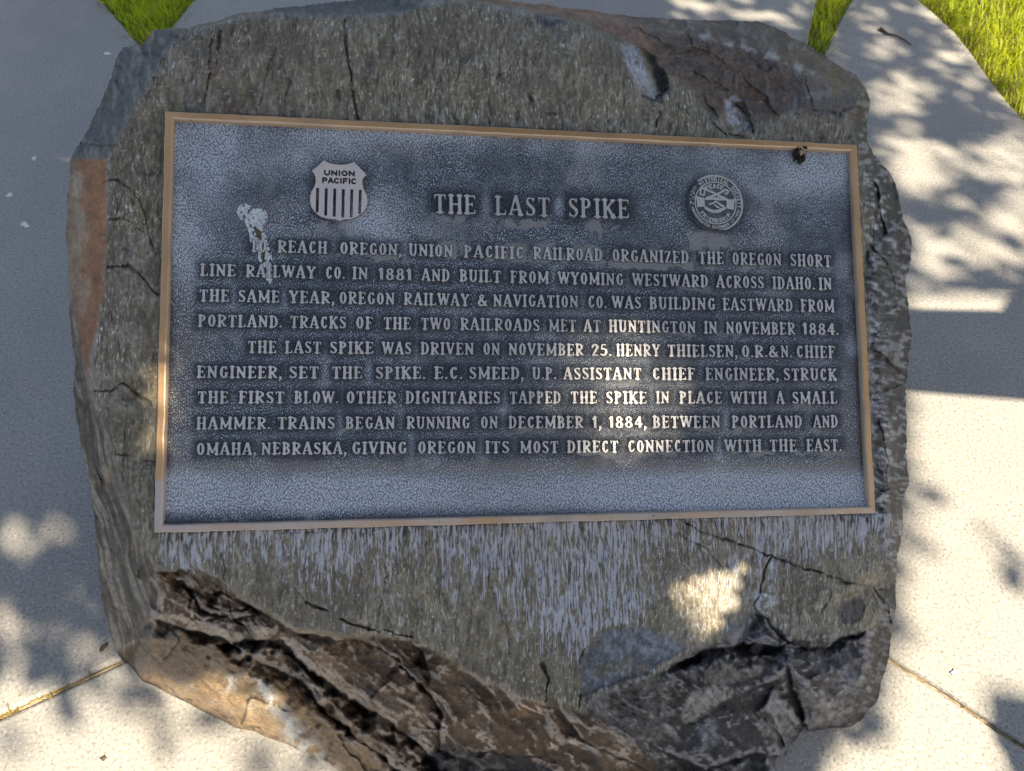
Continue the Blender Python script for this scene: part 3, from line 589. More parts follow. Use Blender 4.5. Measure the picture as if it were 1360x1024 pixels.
for pg, cc_, am in (([(1052, 892), (1126, 958), (1076, 974), (1062, 930)], (.52, .45, .40), .75), ([(1044, 892), (1020, 936), (1034, 975), (1060, 972), (1046, 930)], (.40, .40, .42), .6), ([(915, 918), (962, 908), (974, 920), (915, 962), (905, 955)], (.62, .56, .50), .8), ([(962, 880), (1030, 872), (1040, 878), (985, 908), (920, 905), (905, 893)], (.46, .38, .31), .55),
                    ([(905, 1010), (905, 970), (958, 938), (998, 950), (1016, 985), (980, 998), (950, 1012)], (.075, .072, .082), .8), ([(935, 1000), (928, 965), (950, 950), (958, 980)], (.34, .35, .40), .7), ([(1040, 892), (1016, 930), (980, 922), (1004, 910)], (.09, .082, .088), .8), ([(1070, 870), (1150, 855), (1165, 900), (1135, 958), (1098, 925)], (.20, .195, .21), .6),
                    ([(1125, 880), (1150, 900), (1130, 925), (1108, 905)], (.50, .49, .52), .6), ([(960, 830), (1000, 812), (1008, 850), (965, 860)], (.21, .21, .23), .6), ([(780, 938), (800, 915), (868, 902), (895, 900), (880, 985), (840, 985)], (.27, .25, .225), .75)):
    C = mixc(C, scar(pg, 0, 2)*sstep(n_k + .5*n_d, -.85, -.2), np.array(cc_)*(.85 + .0), min(1, am*1.25))
C = mixc(C, m_lowR*sstep(.6*n_k + .5*np.clip(conv, -1, 1) + .35*np.clip(conv2, -1, 1), .36, .8), (.58, .56, .56), .75); C = mixc(C, m_lowR*sstep(n_k, -.25, -.5), (.05, .045, .045), .6)
C = mixc(C, 0*soft(PX, PY, [(1052, 890), (1128, 958), (1075, 972)], 3), (0.435, 0.345, 0.288), .7)
C = mixc(C, m_gold, (0.362, 0.228, 0.109), .95); C = mixc(C, m_gold*sstep(n_b, .0, .5), (0.450, 0.324, 0.179), .7); C = mixc(C, m_gold*sstep(n_s, .15, .5), (0.246, 0.138, 0.070), .6); C = mixc(C, m_gold*ell(PX, PY, 235, 870, 60, 35), (0.189, 0.127, 0.077), .7)
rib = pl_dist(jx, jy, [(325, 868), (345, 900), (365, 935), (395, 975), (424, 1015)]); C = mixc(C, m_gold*np.exp(-(rib/np.clip(3 + (PY-880)*.11, 3, 20))**2)*sstep(n_d, -.55, .1), (0.696, 0.637, 0.540), .95)
C = mixc(C, m_gold*ell(PX, PY, 308, 905, 10, 16, .6)*sstep(n_d, -.2, .3), (0.624, 0.555, 0.460), .9)
# lime runoff below the plaque
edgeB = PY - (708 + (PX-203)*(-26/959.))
fall = np.where(edgeB > -2, np.exp(-np.clip(edgeB, 0, 400)/(40 + 45*sstep(n_a, -.3, .5))), 0)*(PX > 205)*(PX < 1195)
bias = .05 + .25*ell(PX, PY, 450, 740, 120, 60) + .50*ell(PX, PY, 740, 770, 130, 100) + .35*ell(PX, PY, 800, 820, 60, 90) + .2*ell(PX, PY, 1080, 730, 90, 40) + .25*ell(PX, PY, 235, 725, 30, 30) - .35*ell(PX, PY, 335, 790, 60, 60) - .35*ell(PX, PY, 1110, 790, 70, 60)
streak = fbm(XW*1.0, PY, 8, 70, 251, 4)
thin = fbm(XW*1.0 + .06*PY, PY, 4.0, 26, 253, 2)
lime = 0*sstep(fall*.8 + bias*.8 + .45*streak + .75*thin + .25*n_d, .40, .66)*sstep(thin, -.42, .02)*(1-m_low)*(edgeB > -3)*(edgeB < 240)
LIME = np.clip(fall*.66 + bias*.78 + .26*streak + .12*n_d + .16*ell(PX, PY, 745, 800, 45, 130), 0, .60)*(1-m_low)*(1-.85*oval)*sstep(edgeB, -3, 2)*sstep(edgeB, 240, 180)*sstep(PX, 205, 215)*sstep(PX, 1195, 1180)
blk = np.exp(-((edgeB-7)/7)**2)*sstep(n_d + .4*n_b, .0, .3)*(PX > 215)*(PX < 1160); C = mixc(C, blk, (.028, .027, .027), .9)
C = mixc(C, soft(PX, PY, [(990, 800), (1012, 745), (1030, 738), (1032, 800), (1044, 840), (1030, 838)], 4)*sstep(n_d, -.3, .2), (.50, .49, .50), .8)
C = mixc(C, ell(PX, PY, 925, 800, 50, 50)*sstep(n_b, -.3, .3), (.36, .32, .27), .7)
C = mixc(C, oval*sstep(n_b + .5*n_d, -.9, .0), (.10, .112, .14), .8); C = mixc(C, oval*sstep(n_k, .1, .5), (.34, .36, .40), .5); C = mixc(C, oval*ell(PX, PY, 870, 850, 50, 22)*sstep(n_d, -.3, .4), (.33, .34, .37), .8); C = mixc(C, sc4, (.06, .06, .065), .85)
C = mixc(C, sc1*sstep(862 - PX + (PY-95)*.45, -5, 10)*sstep(n_d, -.6, -.1), (.44, .45, .48), .85); C = mixc(C, sc1*sstep(PX - 866 - (PY-95)*.35, -5, 6), (.035, .036, .04), .9)
C = mixc(C, sc2*sstep(n_d, -.3, .2), (.42, .42, .45), .8); C = mixc(C, sc5, (.06, .06, .062), .7); C = mixc(C, sc6*sstep(n_d, -.2, .3), (.06, .058, .055), .6)
C = mixc(C, CRK, (.03, .028, .025), .8)  # dark cracks; along the deep crevices this paints their shade
# chipped pale edges where ridges are sharp
ridge = np.clip((blur(D, 4) - D)*1000/5, 0, 1)*(1-CRK); C = mixc(C, ridge*sstep(n_d, -.3, .4), (.36, .34, .31), .45)
d_edge = pl_dist(PX, PY, [(1157, 138), (1153, 190), (1182, 228), (1212, 322), (1206, 410), (1206, 560), (1199, 700), (1190, 800), (1180, 875), (1132, 967), (1066, 992)])
cav = np.clip((D - blur(D, 3.5))*1000/3.5, 0, 1)*np.clip(m_low + m_right*.6 + m_fib*.5, 0, 1); C = mixc(C, cav, (.03, .026, .022), .8)  # recess shade darkened into the albedo
GL = np.clip(.6*m_face + .45*m_low + .4*m_right - .8*sstep(d_edge, 45, 10) + .8*oval + .3*m_lowR + .5*m_brownR + .5*m_backR - .3*m_gold, 0, 1)

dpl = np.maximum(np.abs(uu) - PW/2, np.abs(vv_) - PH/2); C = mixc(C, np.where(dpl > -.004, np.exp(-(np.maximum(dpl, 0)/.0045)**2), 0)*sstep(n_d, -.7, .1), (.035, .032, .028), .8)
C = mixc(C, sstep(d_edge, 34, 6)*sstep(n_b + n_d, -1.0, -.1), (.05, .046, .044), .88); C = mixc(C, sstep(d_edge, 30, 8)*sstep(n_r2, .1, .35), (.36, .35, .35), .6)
grain = .55*(1-.7*m_brownL)*fbm(PX, PY, 3.2, 3.2, 261, 2)*.7 + .5*fbm(XW, YW, 9, 9, 263, 3); C = C*(1 + (.62*(1-m_face) + .15)*grain*(1-.4*m_gold))[..., None]*1.1; C = np.clip(C, .012, .72)
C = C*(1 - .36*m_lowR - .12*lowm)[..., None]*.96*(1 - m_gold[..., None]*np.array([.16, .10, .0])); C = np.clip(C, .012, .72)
# ---- polar sheet from raster, rim exactly on the silhouette, then sides falling to the ground
CX, CY = 650.0, 490.0; NA, NR = 2400, 390
sil = np.array([p[:2] for p in SIL], float); ang = np.linspace(0, 2*np.pi, NA, endpoint=False); ca_, sa_ = np.cos(ang), np.sin(ang)
rad = np.zeros(NA)
for (x0, y0), (x1, y1) in zip(sil, np.roll(sil, -1, 0)):
    dx, dy = x1-x0, y1-y0; den = ca_*dy - sa_*dx
    with np.errstate(divide='ignore', invalid='ignore'):
        r_ = ((x0-CX)*dy - (y0-CY)*dx)/den; q = ((x0-CX)*sa_ - (y0-CY)*ca_)/den
    ok = (q >= -1e-6) & (q <= 1+1e-6) & (r_ > 0); rad = np.where(ok, np.maximum(rad, r_), rad)
kx = CX + rad*ca_; ky = CY + rad*sa_
rad += 2.4*fbm(kx, ky, 22, 22, 301, 4) + 1.0*vnoise(kx, ky, 4, 4, 311)
rr = np.concatenate([np.linspace(.02, .5, 60, endpoint=False), np.linspace(.5, 1.0, NR-60)])
gxp = CX + rr[:, None]*rad*ca_; gyp = CY + rr[:, None]*rad*sa_
def samp(A, x, y):
    u = np.clip(x - X0, 0, NX-1.001); v = np.clip(y - Y0, 0, NY-1.001); i = u.astype(int); j = v.astype(int); fu, fv = u-i, v-j
    if A.ndim == 3: fu, fv = fu[..., None], fv[..., None]
    return A[j, i]*(1-fu)*(1-fv) + A[j, i+1]*fu*(1-fv) + A[j+1, i]*(1-fu)*fv + A[j+1, i+1]*fu*fv
Dp = samp(D, gxp, gyp); P = at_face(gxp, gyp, Dp); P[..., 2] = np.maximum(P[..., 2], -.03)
Ca = samp(C, gxp, gyp); Ga = samp(GL, gxp, gyp)
NS = 26; rim = P[-1]; sk = []
cen = np.array([0, .05])
for k in range(1, NS+1):
    q = k/NS; z = rim[:, 2]*(1-q) + (-.04)*q; ins = (.05*q + .02*np.sin(q*3.1))*np.clip(rim[:, 2]/.3, 0, 1)
    dirv = cen - rim[:, :2]; dirv /= np.linalg.norm(dirv, axis=1)[:, None]
    nz = .020*fbm(ang*180, np.full(NA, 300*q), 14, 30, 321, 4)*min(1, q*4)*np.clip(rim[:, 2]/.1, 0, 1)
    sk.append(np.concatenate([rim[:, :2] + dirv*(ins + nz)[:, None], np.minimum(z, rim[:, 2])[:, None]], 1))
V = np.concatenate([P.reshape(-1, 3), np.concatenate(sk)]); R_all = NR + NS
ctr = at_face(np.array(CX), np.array(CY), np.array(.0015))[None]; V = np.concatenate([V, ctr])
i0 = np.arange(R_all-1)[:, None]*NA; j0 = np.arange(NA)[None]; j1 = (j0+1) % NA
quads = np.stack([i0+j0, i0+j1, i0+NA+j1, i0+NA+j0], -1).reshape(-1, 4)[:, ::-1]
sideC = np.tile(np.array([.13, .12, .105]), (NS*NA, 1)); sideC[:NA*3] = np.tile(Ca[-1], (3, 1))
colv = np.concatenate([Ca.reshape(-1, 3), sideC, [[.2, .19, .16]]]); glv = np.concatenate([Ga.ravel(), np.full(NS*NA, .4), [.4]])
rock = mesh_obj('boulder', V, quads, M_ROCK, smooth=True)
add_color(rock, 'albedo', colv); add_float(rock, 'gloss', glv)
def ring_fill(A_): return np.concatenate([samp(A_, gxp, gyp).ravel(), np.zeros(NS*NA), [0.]])
add_float(rock, 'smooth_face', ring_fill(np.clip(m_face*(1 - .6*m_right) + .25*m_greyTL, 0, 1)*(1-.6*oval))); add_float(rock, 'lime', ring_fill(LIME))
guv = np.zeros((len(V), 3)); rel = V - C0; guv[:, 0] = rel@PU; guv[:, 1] = rel@PV; guv[:, 2] = 0
at_ = rock.data.attributes.new('grain_uv', 'FLOAT_VECTOR', 'POINT'); at_.data.foreach_set('vector', guv.astype(np.float32).ravel())
tag(rock, 'rough grey brown basalt boulder standing on the concrete and carrying the bronze plaque', 'boulder')
st_r, st_a = 6, 10
lowv = np.concatenate([V[:-1].reshape(R_all, NA, 3)[::st_r, ::st_a].reshape(-1, 3)]); nr_l, na_l = len(range(0, R_all, st_r)), len(range(0, NA, st_a))
lf = [(i*na_l+j, i*na_l+(j+1) % na_l, (i+1)*na_l+(j+1) % na_l, (i+1)*na_l+j) for i in range(nr_l-1) for j in range(na_l)]
rock_bvh = BVHTree.FromPolygons(lowv.tolist(), lf)

# ------------------------------------------------------------------ the plaque
pm = np.eye(4); pm[:3, 0] = PU; pm[:3, 1] = PV; pm[:3, 2] = PN; pm[:3, 3] = CP0
plaque = empty('bronze_plaque', Matrix(pm.tolist()))
tag(plaque, 'rectangular bronze memorial plaque with raised lettering fixed to the sloping boulder face', 'plaque')
ZB, ZP, ZF, ZL = .0005, .0060, .0125, .0082       # back, panel, frame top, letter top
BW = .0094                                        # frame width
# panel: a fine grid with weathering masks, sky sheen painted in with the pale deposit
gw, gh = 900, 502; u = np.linspace(-PW/2 + BW*.6, PW/2 - BW*.6, gw); v = np.linspace(-PH/2 + BW*.6, PH/2 - BW*.6, gh); UU, VV = np.meshgrid(u, v)
wp = CP0 + PN*.006 + UU[..., None]*PU + VV[..., None]*PV; QX, QY = to_px(wp)
LINES = [
 ((331, 334), (1104, 354.5), 'TO 331.5 354.5|REACH 368.3 435|OREGON, 451 533.6|UNION 542.4 602|PACIFIC 615.7 696|RAILROAD 708 800.4|ORGANIZED 812.8 915.4|THE 927.6 961.8|OREGON 972.4 1038.2|SHORT 1049.5 1104.6'),
 ((265, 366), (1105, 385), 'LINE 265.4 313.3|RAILWAY 326 419.5|CO. 431.7 458|IN 467.5 489.2|1881 501.6 547.5|AND 559.4 597.8|BUILT 610 666|FROM 677.5 729.4|WYOMING 740.7 828.4|WESTWARD 839.4 941|ACROSS 951.2 1015.2|IDAHO. 1026 1082.5|IN 1087.6 1105.3'),
 ((264, 400), (1108, 414.2), 'THE 264 304.4|SAME 316 371.5|YEAR, 383.3 444.5|OREGON 450 524.4|RAILWAY 536 623.4|& 634 647.3|NAVIGATION 654.7 768.4|CO. 780.5 806|WAS 812.4 852|BUILDING 862.2 950.5|EASTWARD 960 1053.5|FROM 1063.6 1108.8'),
 ((262, 433.5), (1114, 445), 'PORTLAND. 262.4 374.7|TRACKS 384.8 460|OF 472 495.8|THE 509 546|TWO 558.8 598.7|RAILROADS 611 717.2|MET 728.7 765.6|AT 774.8 798.2|HUNTINGTON 808.3 924.6|IN 935 953|NOVEMBER 964 1056.6|1884. 1065.3 1114.7'),
 ((328, 468.4), (1110, 475.3), 'THE 328.5 367.3|LAST 378 427|SPIKE 437.6 496.3|WAS 507 546.6|DRIVEN 558.4 629.8|ON 641.3 664.3|NOVEMBER 675 775.6|25. 785.2 812.5|HENRY 818.2 877|THIELSEN, 886.5 980|O.R.& 984.6 1034|N. 1037 1052|CHIEF 1057.5 1110'),
 ((260, 501.8), (1112, 505.2), 'ENGINEER, 260.7 374.7|SET 383.3 423.8|THE 440.4 481.3|SPIKE. 498.4 565.2|E.C. 576.3 614.6|SMEED, 622.8 696|U.P. 706.5 739|ASSISTANT 748 852.4|CHIEF 866 924|ENGINEER, 937 1034.7|STRUCK 1040.6 1112'),
 ((261, 535.3), (1112, 536), 'THE 261.7 303.3|FIRST 316.5 378|BLOW. 390.3 449.4|OTHER 459.4 527.2|DIGNITARIES 538 664.8|TAPPED 676.7 745.4|THE 757.7 793.3|SPIKE 804.6 859.4|IN 871.2 889.5|PLACE 902.2 959.4|WITH 970 1019.4|A 1031.2 1042.2|SMALL 1052 1112.4'),
 ((260, 570), (1113, 567.5), 'HAMMER. 260.2 359.2|TRAINS 368 445|BEGAN 458.5 525|RUNNING 539.6 624.2|ON 638 661.8|DECEMBER 675 775.2|1, 786 799.7|1884, 807.6 859.4|BETWEEN 866.5 957|PORTLAND 972 1066|AND 1080 1113.5'),
 ((260, 604), (1118, 599), 'OMAHA, 260.2 340.6|NEBRASKA, 346.4 460.7|GIVING 466.4 540.7|OREGON 554.5 632.3|ITS 644 677|MOST 690.3 742|DIRECT 752.8 821.8|CONNECTION 833.5 948.8|WITH 961.8 1012|THE 1022 1058.7|EAST. 1071 1118')]
TITLE = ((575.4, 283.0), (836.4, 290.5), 'THE 575.4 632.8|LAST 657 731.6|SPIKE 754 836.4')
def word_boxes(L):
    (xa, ya), (xb, yb), txt = L
    for w_ in txt.split('|'):
        s_, x0, x1 = w_.rsplit(' ', 2); x0, x1 = float(x0), float(x1)
        f0, f1 = (ya + (yb-ya)*(x-xa)/(xb-xa) for x in (x0, x1))
        yield s_, x0, x1, f0, f1
halo = np.zeros(QX.shape); smud = np.zeros(QX.shape)
for li, L in enumerate(LINES + [TITLE]):
    caph = 26 if li == 9 else 16
    for s_, x0, x1, f0, f1 in word_boxes(L):
        yb = f0 + (f1-f0)*(QX-x0)/(x1-x0)
        dx = np.maximum(np.maximum(x0-QX, QX-x1), 0); dyu = np.maximum(np.maximum((yb-caph)-QY, QY-yb), 0)
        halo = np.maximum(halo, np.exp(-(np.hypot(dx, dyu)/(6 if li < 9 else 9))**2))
        am = ({0: .9, 1: .35, 2: .3, 3: .4, 4: .5, 5: .4, 6: .35, 7: .7, 8: .6, 9: .9}[li]*random.choice([.3, .7, 1, 1.1]) + .3*sstep(QX, 640, 900))*(.55 + .7*fbm(QX, QY, 26, 26, 440, 3))
        dn = (QY - yb); lo = 6 + 9*fbm(QX, QY, 18, 18, 400+li, 3) + (6 if li == 9 else 0)
        under = np.exp(-(np.maximum(dx-2, 0)/5)**2)*sstep(dn, -3, 0)*sstep(dn, lo+3, lo-3)
        smud = np.maximum(smud, under*am)
        if li == 0 and x0 > 540 and x0 < 960: smud = np.maximum(smud, np.exp(-(np.hypot(dx, dyu)/8)**2)*sstep(fbm(QX, QY, 30, 30, 430, 3), -.5, .3)*.75)
n1 = fbm(QX, QY, 60, 60, 501, 4); n2 = fbm(QX, QY, 18, 18, 511, 4)
deposit_sheen = (.75*ell(QX, QY, 255, 230, 55, 110) + .5*ell(QX, QY, 330, 190, 160, 40) + .55*ell(QX, QY, 500, 290, 45, 45) + .5*ell(QX, QY, 600, 175, 160, 14) + .6*ell(QX, QY, 1100, 225, 60, 40) + .35*ell(QX, QY, 800, 185, 200, 25)
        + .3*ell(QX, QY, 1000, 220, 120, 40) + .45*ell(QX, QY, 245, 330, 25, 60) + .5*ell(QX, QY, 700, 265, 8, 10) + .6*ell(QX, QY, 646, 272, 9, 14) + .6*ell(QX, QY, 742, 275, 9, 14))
bot = sstep(QY, 612, 650 + 8*n1)*sstep(QY, 692, 664); deposit_sheen = deposit_sheen*(.6 + .8*sstep(n1 + .5*n2, -.5, .5))
deposit_sheen += 1.45*bot*(.85 + .35*n1)*(.55 + .5*ell(QX, QY, 250, 650, 70, 40) + .4*ell(QX, QY, 480, 655, 110, 30) + .6*ell(QX, QY, 1000, 650, 220, 40))  # lower band paints glare as a pale colour
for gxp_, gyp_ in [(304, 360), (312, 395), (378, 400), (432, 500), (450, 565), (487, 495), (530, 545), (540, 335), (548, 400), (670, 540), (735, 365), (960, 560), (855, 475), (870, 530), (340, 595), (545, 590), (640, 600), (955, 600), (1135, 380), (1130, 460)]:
    deposit_sheen += .55*ell(QX, QY, gxp_ + random.uniform(-2, 2), gyp_, 9, 16)*(.7 + .6*n2)
deposit_sheen = np.clip(deposit_sheen*1.15 + .25*sstep(n1 - .4*n2, .15, .6), 0, .95)*(1 - .9*np.minimum(halo, 1)*.8)
tan = np.clip(.7*ell(QX, QY, 235, 480, 45, 130) + .8*sstep(QY, 606, 618)*sstep(QY, 640, 620)*(1 - .4*n1) + .4*ell(QX, QY, 880, 560, 200, 70) + .4*ell(QX, QY, 1120, 560, 40, 80) + .5*ell(QX, QY, 960, 330, 60, 20) + .35*sstep(n1, .1, .5), 0, 1)
brk = sstep(fbm(QX, QY, 13, 13, 531, 4), -.35, .25); smud = np.maximum(smud, ell(QX, QY, 930, 322, 52, 18)*.9*brk); smud = np.maximum(smud, ell(QX, QY, 455, 300, 44, 16)*.8*brk); smud = np.maximum(smud, ell(QX, QY, 800, 303, 26, 17)*brk); smud = np.maximum(smud, ell(QX, QY, 693, 297, 42, 8)*.9*brk); smud = np.maximum(smud, ell(QX, QY, 604, 290, 26, 8)*.8*brk)
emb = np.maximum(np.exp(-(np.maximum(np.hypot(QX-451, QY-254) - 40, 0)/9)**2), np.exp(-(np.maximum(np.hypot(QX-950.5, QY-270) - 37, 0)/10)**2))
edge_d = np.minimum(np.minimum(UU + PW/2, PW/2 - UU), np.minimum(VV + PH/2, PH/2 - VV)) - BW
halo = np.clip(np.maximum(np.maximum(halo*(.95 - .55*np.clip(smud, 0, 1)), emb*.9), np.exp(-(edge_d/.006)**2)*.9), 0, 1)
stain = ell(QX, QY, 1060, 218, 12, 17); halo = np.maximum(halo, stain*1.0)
ZZ = ZP + .0004*fbm(QX, QY, 80, 80, 521, 3)*sstep(edge_d, 0, .02)
ZZ += .0050*sstep(VV, -PH/2 + BW + .016, -PH/2 + BW*.6)**1.5*.6                     # the panel sweeps up to the lower border
ii = (np.arange(gh-1)[:, None]*gw + np.arange(gw-1)[None]); q4 = np.stack([ii, ii+1, ii+gw+1, ii+gw], -1).reshape(-1, 4)
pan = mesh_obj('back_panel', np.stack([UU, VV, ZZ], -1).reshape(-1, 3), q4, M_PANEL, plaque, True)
for k, A_ in (('deposit_sheen', deposit_sheen), ('smudge', smud), ('halo', halo), ('tan', tan)): add_float(pan, k, A_.ravel())
# border frame: a moulded section swept round four mitred sides
prof = [(0, ZB), (0, ZF-.0016), (.0003, ZF-.0006), (.0012, ZF), (BW-.0022, ZF), (BW-.0010, ZF-.0006), (BW-.0004, ZF-.0020), (BW+.0010, ZP-.001)]
fv, ff, fg, fe = [], [], [], []
def side_pts(k, m_):
    cs = [(-1, 1), (1, 1), (1, -1), (-1, -1)]; return cs[k], cs[(k+1) % 4]
NSD = 240
for k in range(4):
    (ax, ay), (bx, by) = side_pts(k, 0); base = len(fv)
    for i in range(NSD+1):
        q = i/NSD
        for pi, (ins, z) in enumerate(prof):
            x0, y0 = ax*(PW/2-ins), ay*(PH/2-ins); x1, y1 = bx*(PW/2-ins), by*(PH/2-ins)
            x, y = x0 + (x1-x0)*q, y0 + (y1-y0)*q
            j = .0005*vnoise(np.array(x*1000.), np.array(y*1000.), 23, 23, 601) if 0 < pi < 7 else 0
            fv.append((x + (j if k % 2 else 0), y + (0 if k % 2 else j), z + (.0003*float(vnoise(np.array(x*1000.), np.array(y*1000.), 40, 40, 605)) if 1 < pi < 6 else 0)))
            gr = {0: .0, 1: .35*sstep(-y, .12, .26) + .15, 2: .62, 3: .85*sstep(-y, .17, .2)}[k]
            fg.append(float(gr)); fe.append(1.0 if pi in (1, 2, 5, 6) else 0.0)
    m_ = len(prof)
    for i in range(NSD):
        for p_ in range(m_-1):
            a_ = base + i*m_ + p_; ff.append((a_, a_+m_, a_+m_+1, a_+1))
fr = mesh_obj('border_frame', fv, ff, M_FRAME, plaque); add_float(fr, 'greying', fg); add_float(fr, 'edge', fe); fix_normals(fr)

# ---- slab-serif lettering drawn as strokes, turned into raised relief
def cap(A, X, Y, pts, r):
    pts = np.asarray(pts, float); r = np.broadcast_to(np.asarray(r, float), (len(pts),))
    for k in range(len(pts)-1):
        (x0, y0), (x1, y1) = pts[k], pts[k+1]; dx, dy = x1-x0, y1-y0
        q = np.clip(((X-x0)*dx + (Y-y0)*dy)/(dx*dx + dy*dy + 1e-12), 0, 1)
        np.maximum(A, (r[k] + (r[k+1]-r[k])*q) - np.hypot(X-x0-q*dx, Y-y0-q*dy), out=A)
def box(A, X, Y, x0, y0, x1, y1, half):
    d = np.hypot(x1-x0, y1-y0); ux, uy = (x1-x0)/d, (y1-y0)/d; mx, my = (x0+x1)/2, (y0+y1)/2
    px_ = np.abs((X-mx)*ux + (Y-my)*uy) - d/2; py_ = np.abs(-(X-mx)*uy + (Y-my)*ux) - half
    sd = np.hypot(np.maximum(px_, 0), np.maximum(py_, 0)) + np.minimum(np.maximum(px_, py_), 0)
    np.maximum(A, -sd, out=A)
TK, TN, SH = .106, .060, .050             # half stem, half hairline, half serif height
def arc(cx, cy, rx, ry, a0, a1, n=22):
    t_ = np.radians(np.linspace(a0, a1, n)); return np.stack([cx + rx*np.cos(t_), cy + ry*np.sin(t_)], 1), np.abs(np.cos(t_))
def glyph(ch, serif=True, tk=None, tn=None):
    TKk, TNn = tk or TK, tn or TN
    wd = {'I': .36, '1': .40, 'W': .98, 'M': .92, '.': .22, ',': .24, '&': .74, 'A': .74, 'N': .74, 'H': .74, 'U': .70, 'V': .70, 'Y': .70, 'K': .72, 'O': .64, 'Q': .64, 'G': .66, 'C': .62, 'D': .68, 'R': .70, 'B': .64, 'P': .62, 'S': .56, 'E': .62, 'F': .60, 'L': .60, 'T': .66, 'Z': .60}.get(ch, .56)
    if not serif: wd = {'I': .26, 'W': 1.0, 'M': .9}.get(ch, .70)
    res = 44; mg = .22; nx, ny = int((wd + 2*mg)*res) + 1, int((1 + 2.3*mg)*res) + 1
    X, Y = np.meshgrid(np.arange(nx)/res - mg, np.arange(ny)/res - mg*1.3); A = np.full(X.shape, -9.)
    b_ = lambda *q: box(A, X, Y, *q)
    def stem(x, y0=0., y1=1., h=None): b_(x, y0, x, y1, h or TKk)
    def ser(x, y, L=.1, R=.1, h=None):
        if serif:
            yy = y + SH if y < .5 else y - SH; hw = h or TKk
            b_(x-hw-L, yy, x+hw+R, yy, SH)
            sg = 1 if y < .5 else -1
            cap(A, X, Y, [(x, yy), (x, yy + sg*.12)], [hw*1.25, hw*.9])
    def ringarc(cx, cy, rx, ry, a0, a1, tk_=None, tn_=None):
        p, c_ = arc(cx, cy, rx, ry, a0, a1); cap(A, X, Y, p, (tn_ or TNn) + ((tk_ or TKk) - (tn_ or TNn))*c_**1.5)
    e = .02; L_ = TKk + .07; Rr = wd - TKk - .07
    def tip(x, y, up, ln=.17):              # beak at the end of an arm
        if serif: cap(A, X, Y, [(x, y), (x + .015, y + (ln if up else -ln))], [TNn, TNn*.75])
    if ch == 'I': stem(wd/2); ser(wd/2, 0); ser(wd/2, 1)
    elif ch in 'EFL':
        stem(L_); ser(L_, 0, .08, .06); ser(L_, 1, .08, .06 if ch != 'L' else .1); x1 = wd - .06
        if ch != 'L': b_(L_, 1-SH, x1, 1-SH, SH); tip(x1-.03, 1-SH, False); b_(L_, .52, x1-.14, .52, SH*.95); (tip(x1-.16, .52, True, .09), tip(x1-.16, .52, False, .09))
        if ch != 'F': b_(L_, SH, x1, SH, SH); tip(x1-.03, SH, True, .2)
    elif ch == 'T': stem(wd/2); ser(wd/2, 0); b_(.06, 1-SH, wd-.06, 1-SH, SH); tip(.075, 1-SH, False, .2); tip(wd-.085, 1-SH, False, .2)
    elif ch == 'H':
        for x in (L_, Rr): stem(x); ser(x, 0, .07, .06); ser(x, 1, .07, .06)
        b_(L_, .5, Rr, .5, SH)
    elif ch == 'N':
        x0, x1 = L_ - .02, Rr + .02; stem(x0, 0, 1, TNn*1.25); stem(x1, 0, 1, TNn*1.25); b_(x0-.02, .97, x1+.02, .03, TKk*.95)
        ser(x0, 0, .09, .09, TNn); ser(x1, 1, .09, .08, TNn); ser(x0, 1, .1, .0, TNn)
    elif ch == 'M':
        x0, x1 = L_ - .01, Rr + .01; stem(x0, 0, 1, TNn*1.3); stem(x1, 0, 1, TKk*.95); b_(x0, .97, wd/2, .12, TKk*.8); b_(x1, .97, wd/2, .12, TNn*1.1)
        ser(x0, 0, .08, .08, TNn*1.1); ser(x1, 0, .06, .06); ser(x0, 1, .1, .0, TNn); ser(x1, 1, .0, .06)
    elif ch == 'A':
        b_(wd/2-.01, 1.06, .10, .03, TNn*1.2); b_(wd/2-.01, 1.06, wd-.14, .03, TKk); b_(.2, .30, wd-.2, .30, SH*.9); ser(.12, 0, .08, .09, TNn); ser(wd-.15, 0, .06, .07)
    elif ch in 'VY':
        yb = 0 if ch == 'V' else .42; b_(.14, .97, wd/2, yb+.02, TKk); b_(wd-.11, .97, wd/2, yb+.02, TNn*1.2); ser(.15, 1, .06, .09); ser(wd-.11, 1, .09, .07, TNn)
        if ch == 'Y': stem(wd/2, 0, .5); ser(wd/2, 0)
    elif ch == 'W':
        for x0, x1, hh in ((.12, .31, TKk*.92), (.49, .31, TNn*1.15), (.49, .68, TKk*.92), (.88, .68, TNn*1.15)): b_(x0, .97, x1, .02, hh)
        ser(.13, 1, .06, .07); ser(.5, 1, .05, .06, TKk*.8); ser(.88, 1, .07, .06, TNn)
    elif ch in 'OQ': ringarc(wd/2, .5, wd/2-.15, .46, 0, 360, TKk*1.05)
    elif ch in 'CG':
        ringarc(wd/2+.02, .5, wd/2-.15, .46, 42, 318, TKk*1.05); xq = wd/2+.02 + (wd/2-.15)*.74; tip(xq+.02, .80, True, .16)
        if ch == 'C': cap(A, X, Y, [(xq+.02, .2), (xq+.05, .26)], TNn)
        else: stem(Rr+.03, .08, .44, TKk*.85); ser(Rr+.03, .44+0.06, .09, .06) if False else b_(Rr-.10, .44, Rr+.17, .44, SH)
    elif ch == 'D': stem(L_); ser(L_, 0, .08, .0); ser(L_, 1, .08, .0); b_(L_, 1-SH, wd/2, 1-SH, SH); b_(L_, SH, wd/2, SH, SH); ringarc(wd/2-.02, .5, wd/2-.12, .5-SH, -90, 90)
    elif ch in 'PRB':
        stem(L_); ser(L_, 0, .08, .06); ser(L_, 1, .08, .0); xm = wd/2 - .02; rx = wd/2 - .14
        b_(L_, 1-SH, xm, 1-SH, SH); b_(L_, .48, xm, .48, SH*.9); ringarc(xm, .74-.005, rx-.02*(ch == 'B'), .26-SH+.005, -90, 90)
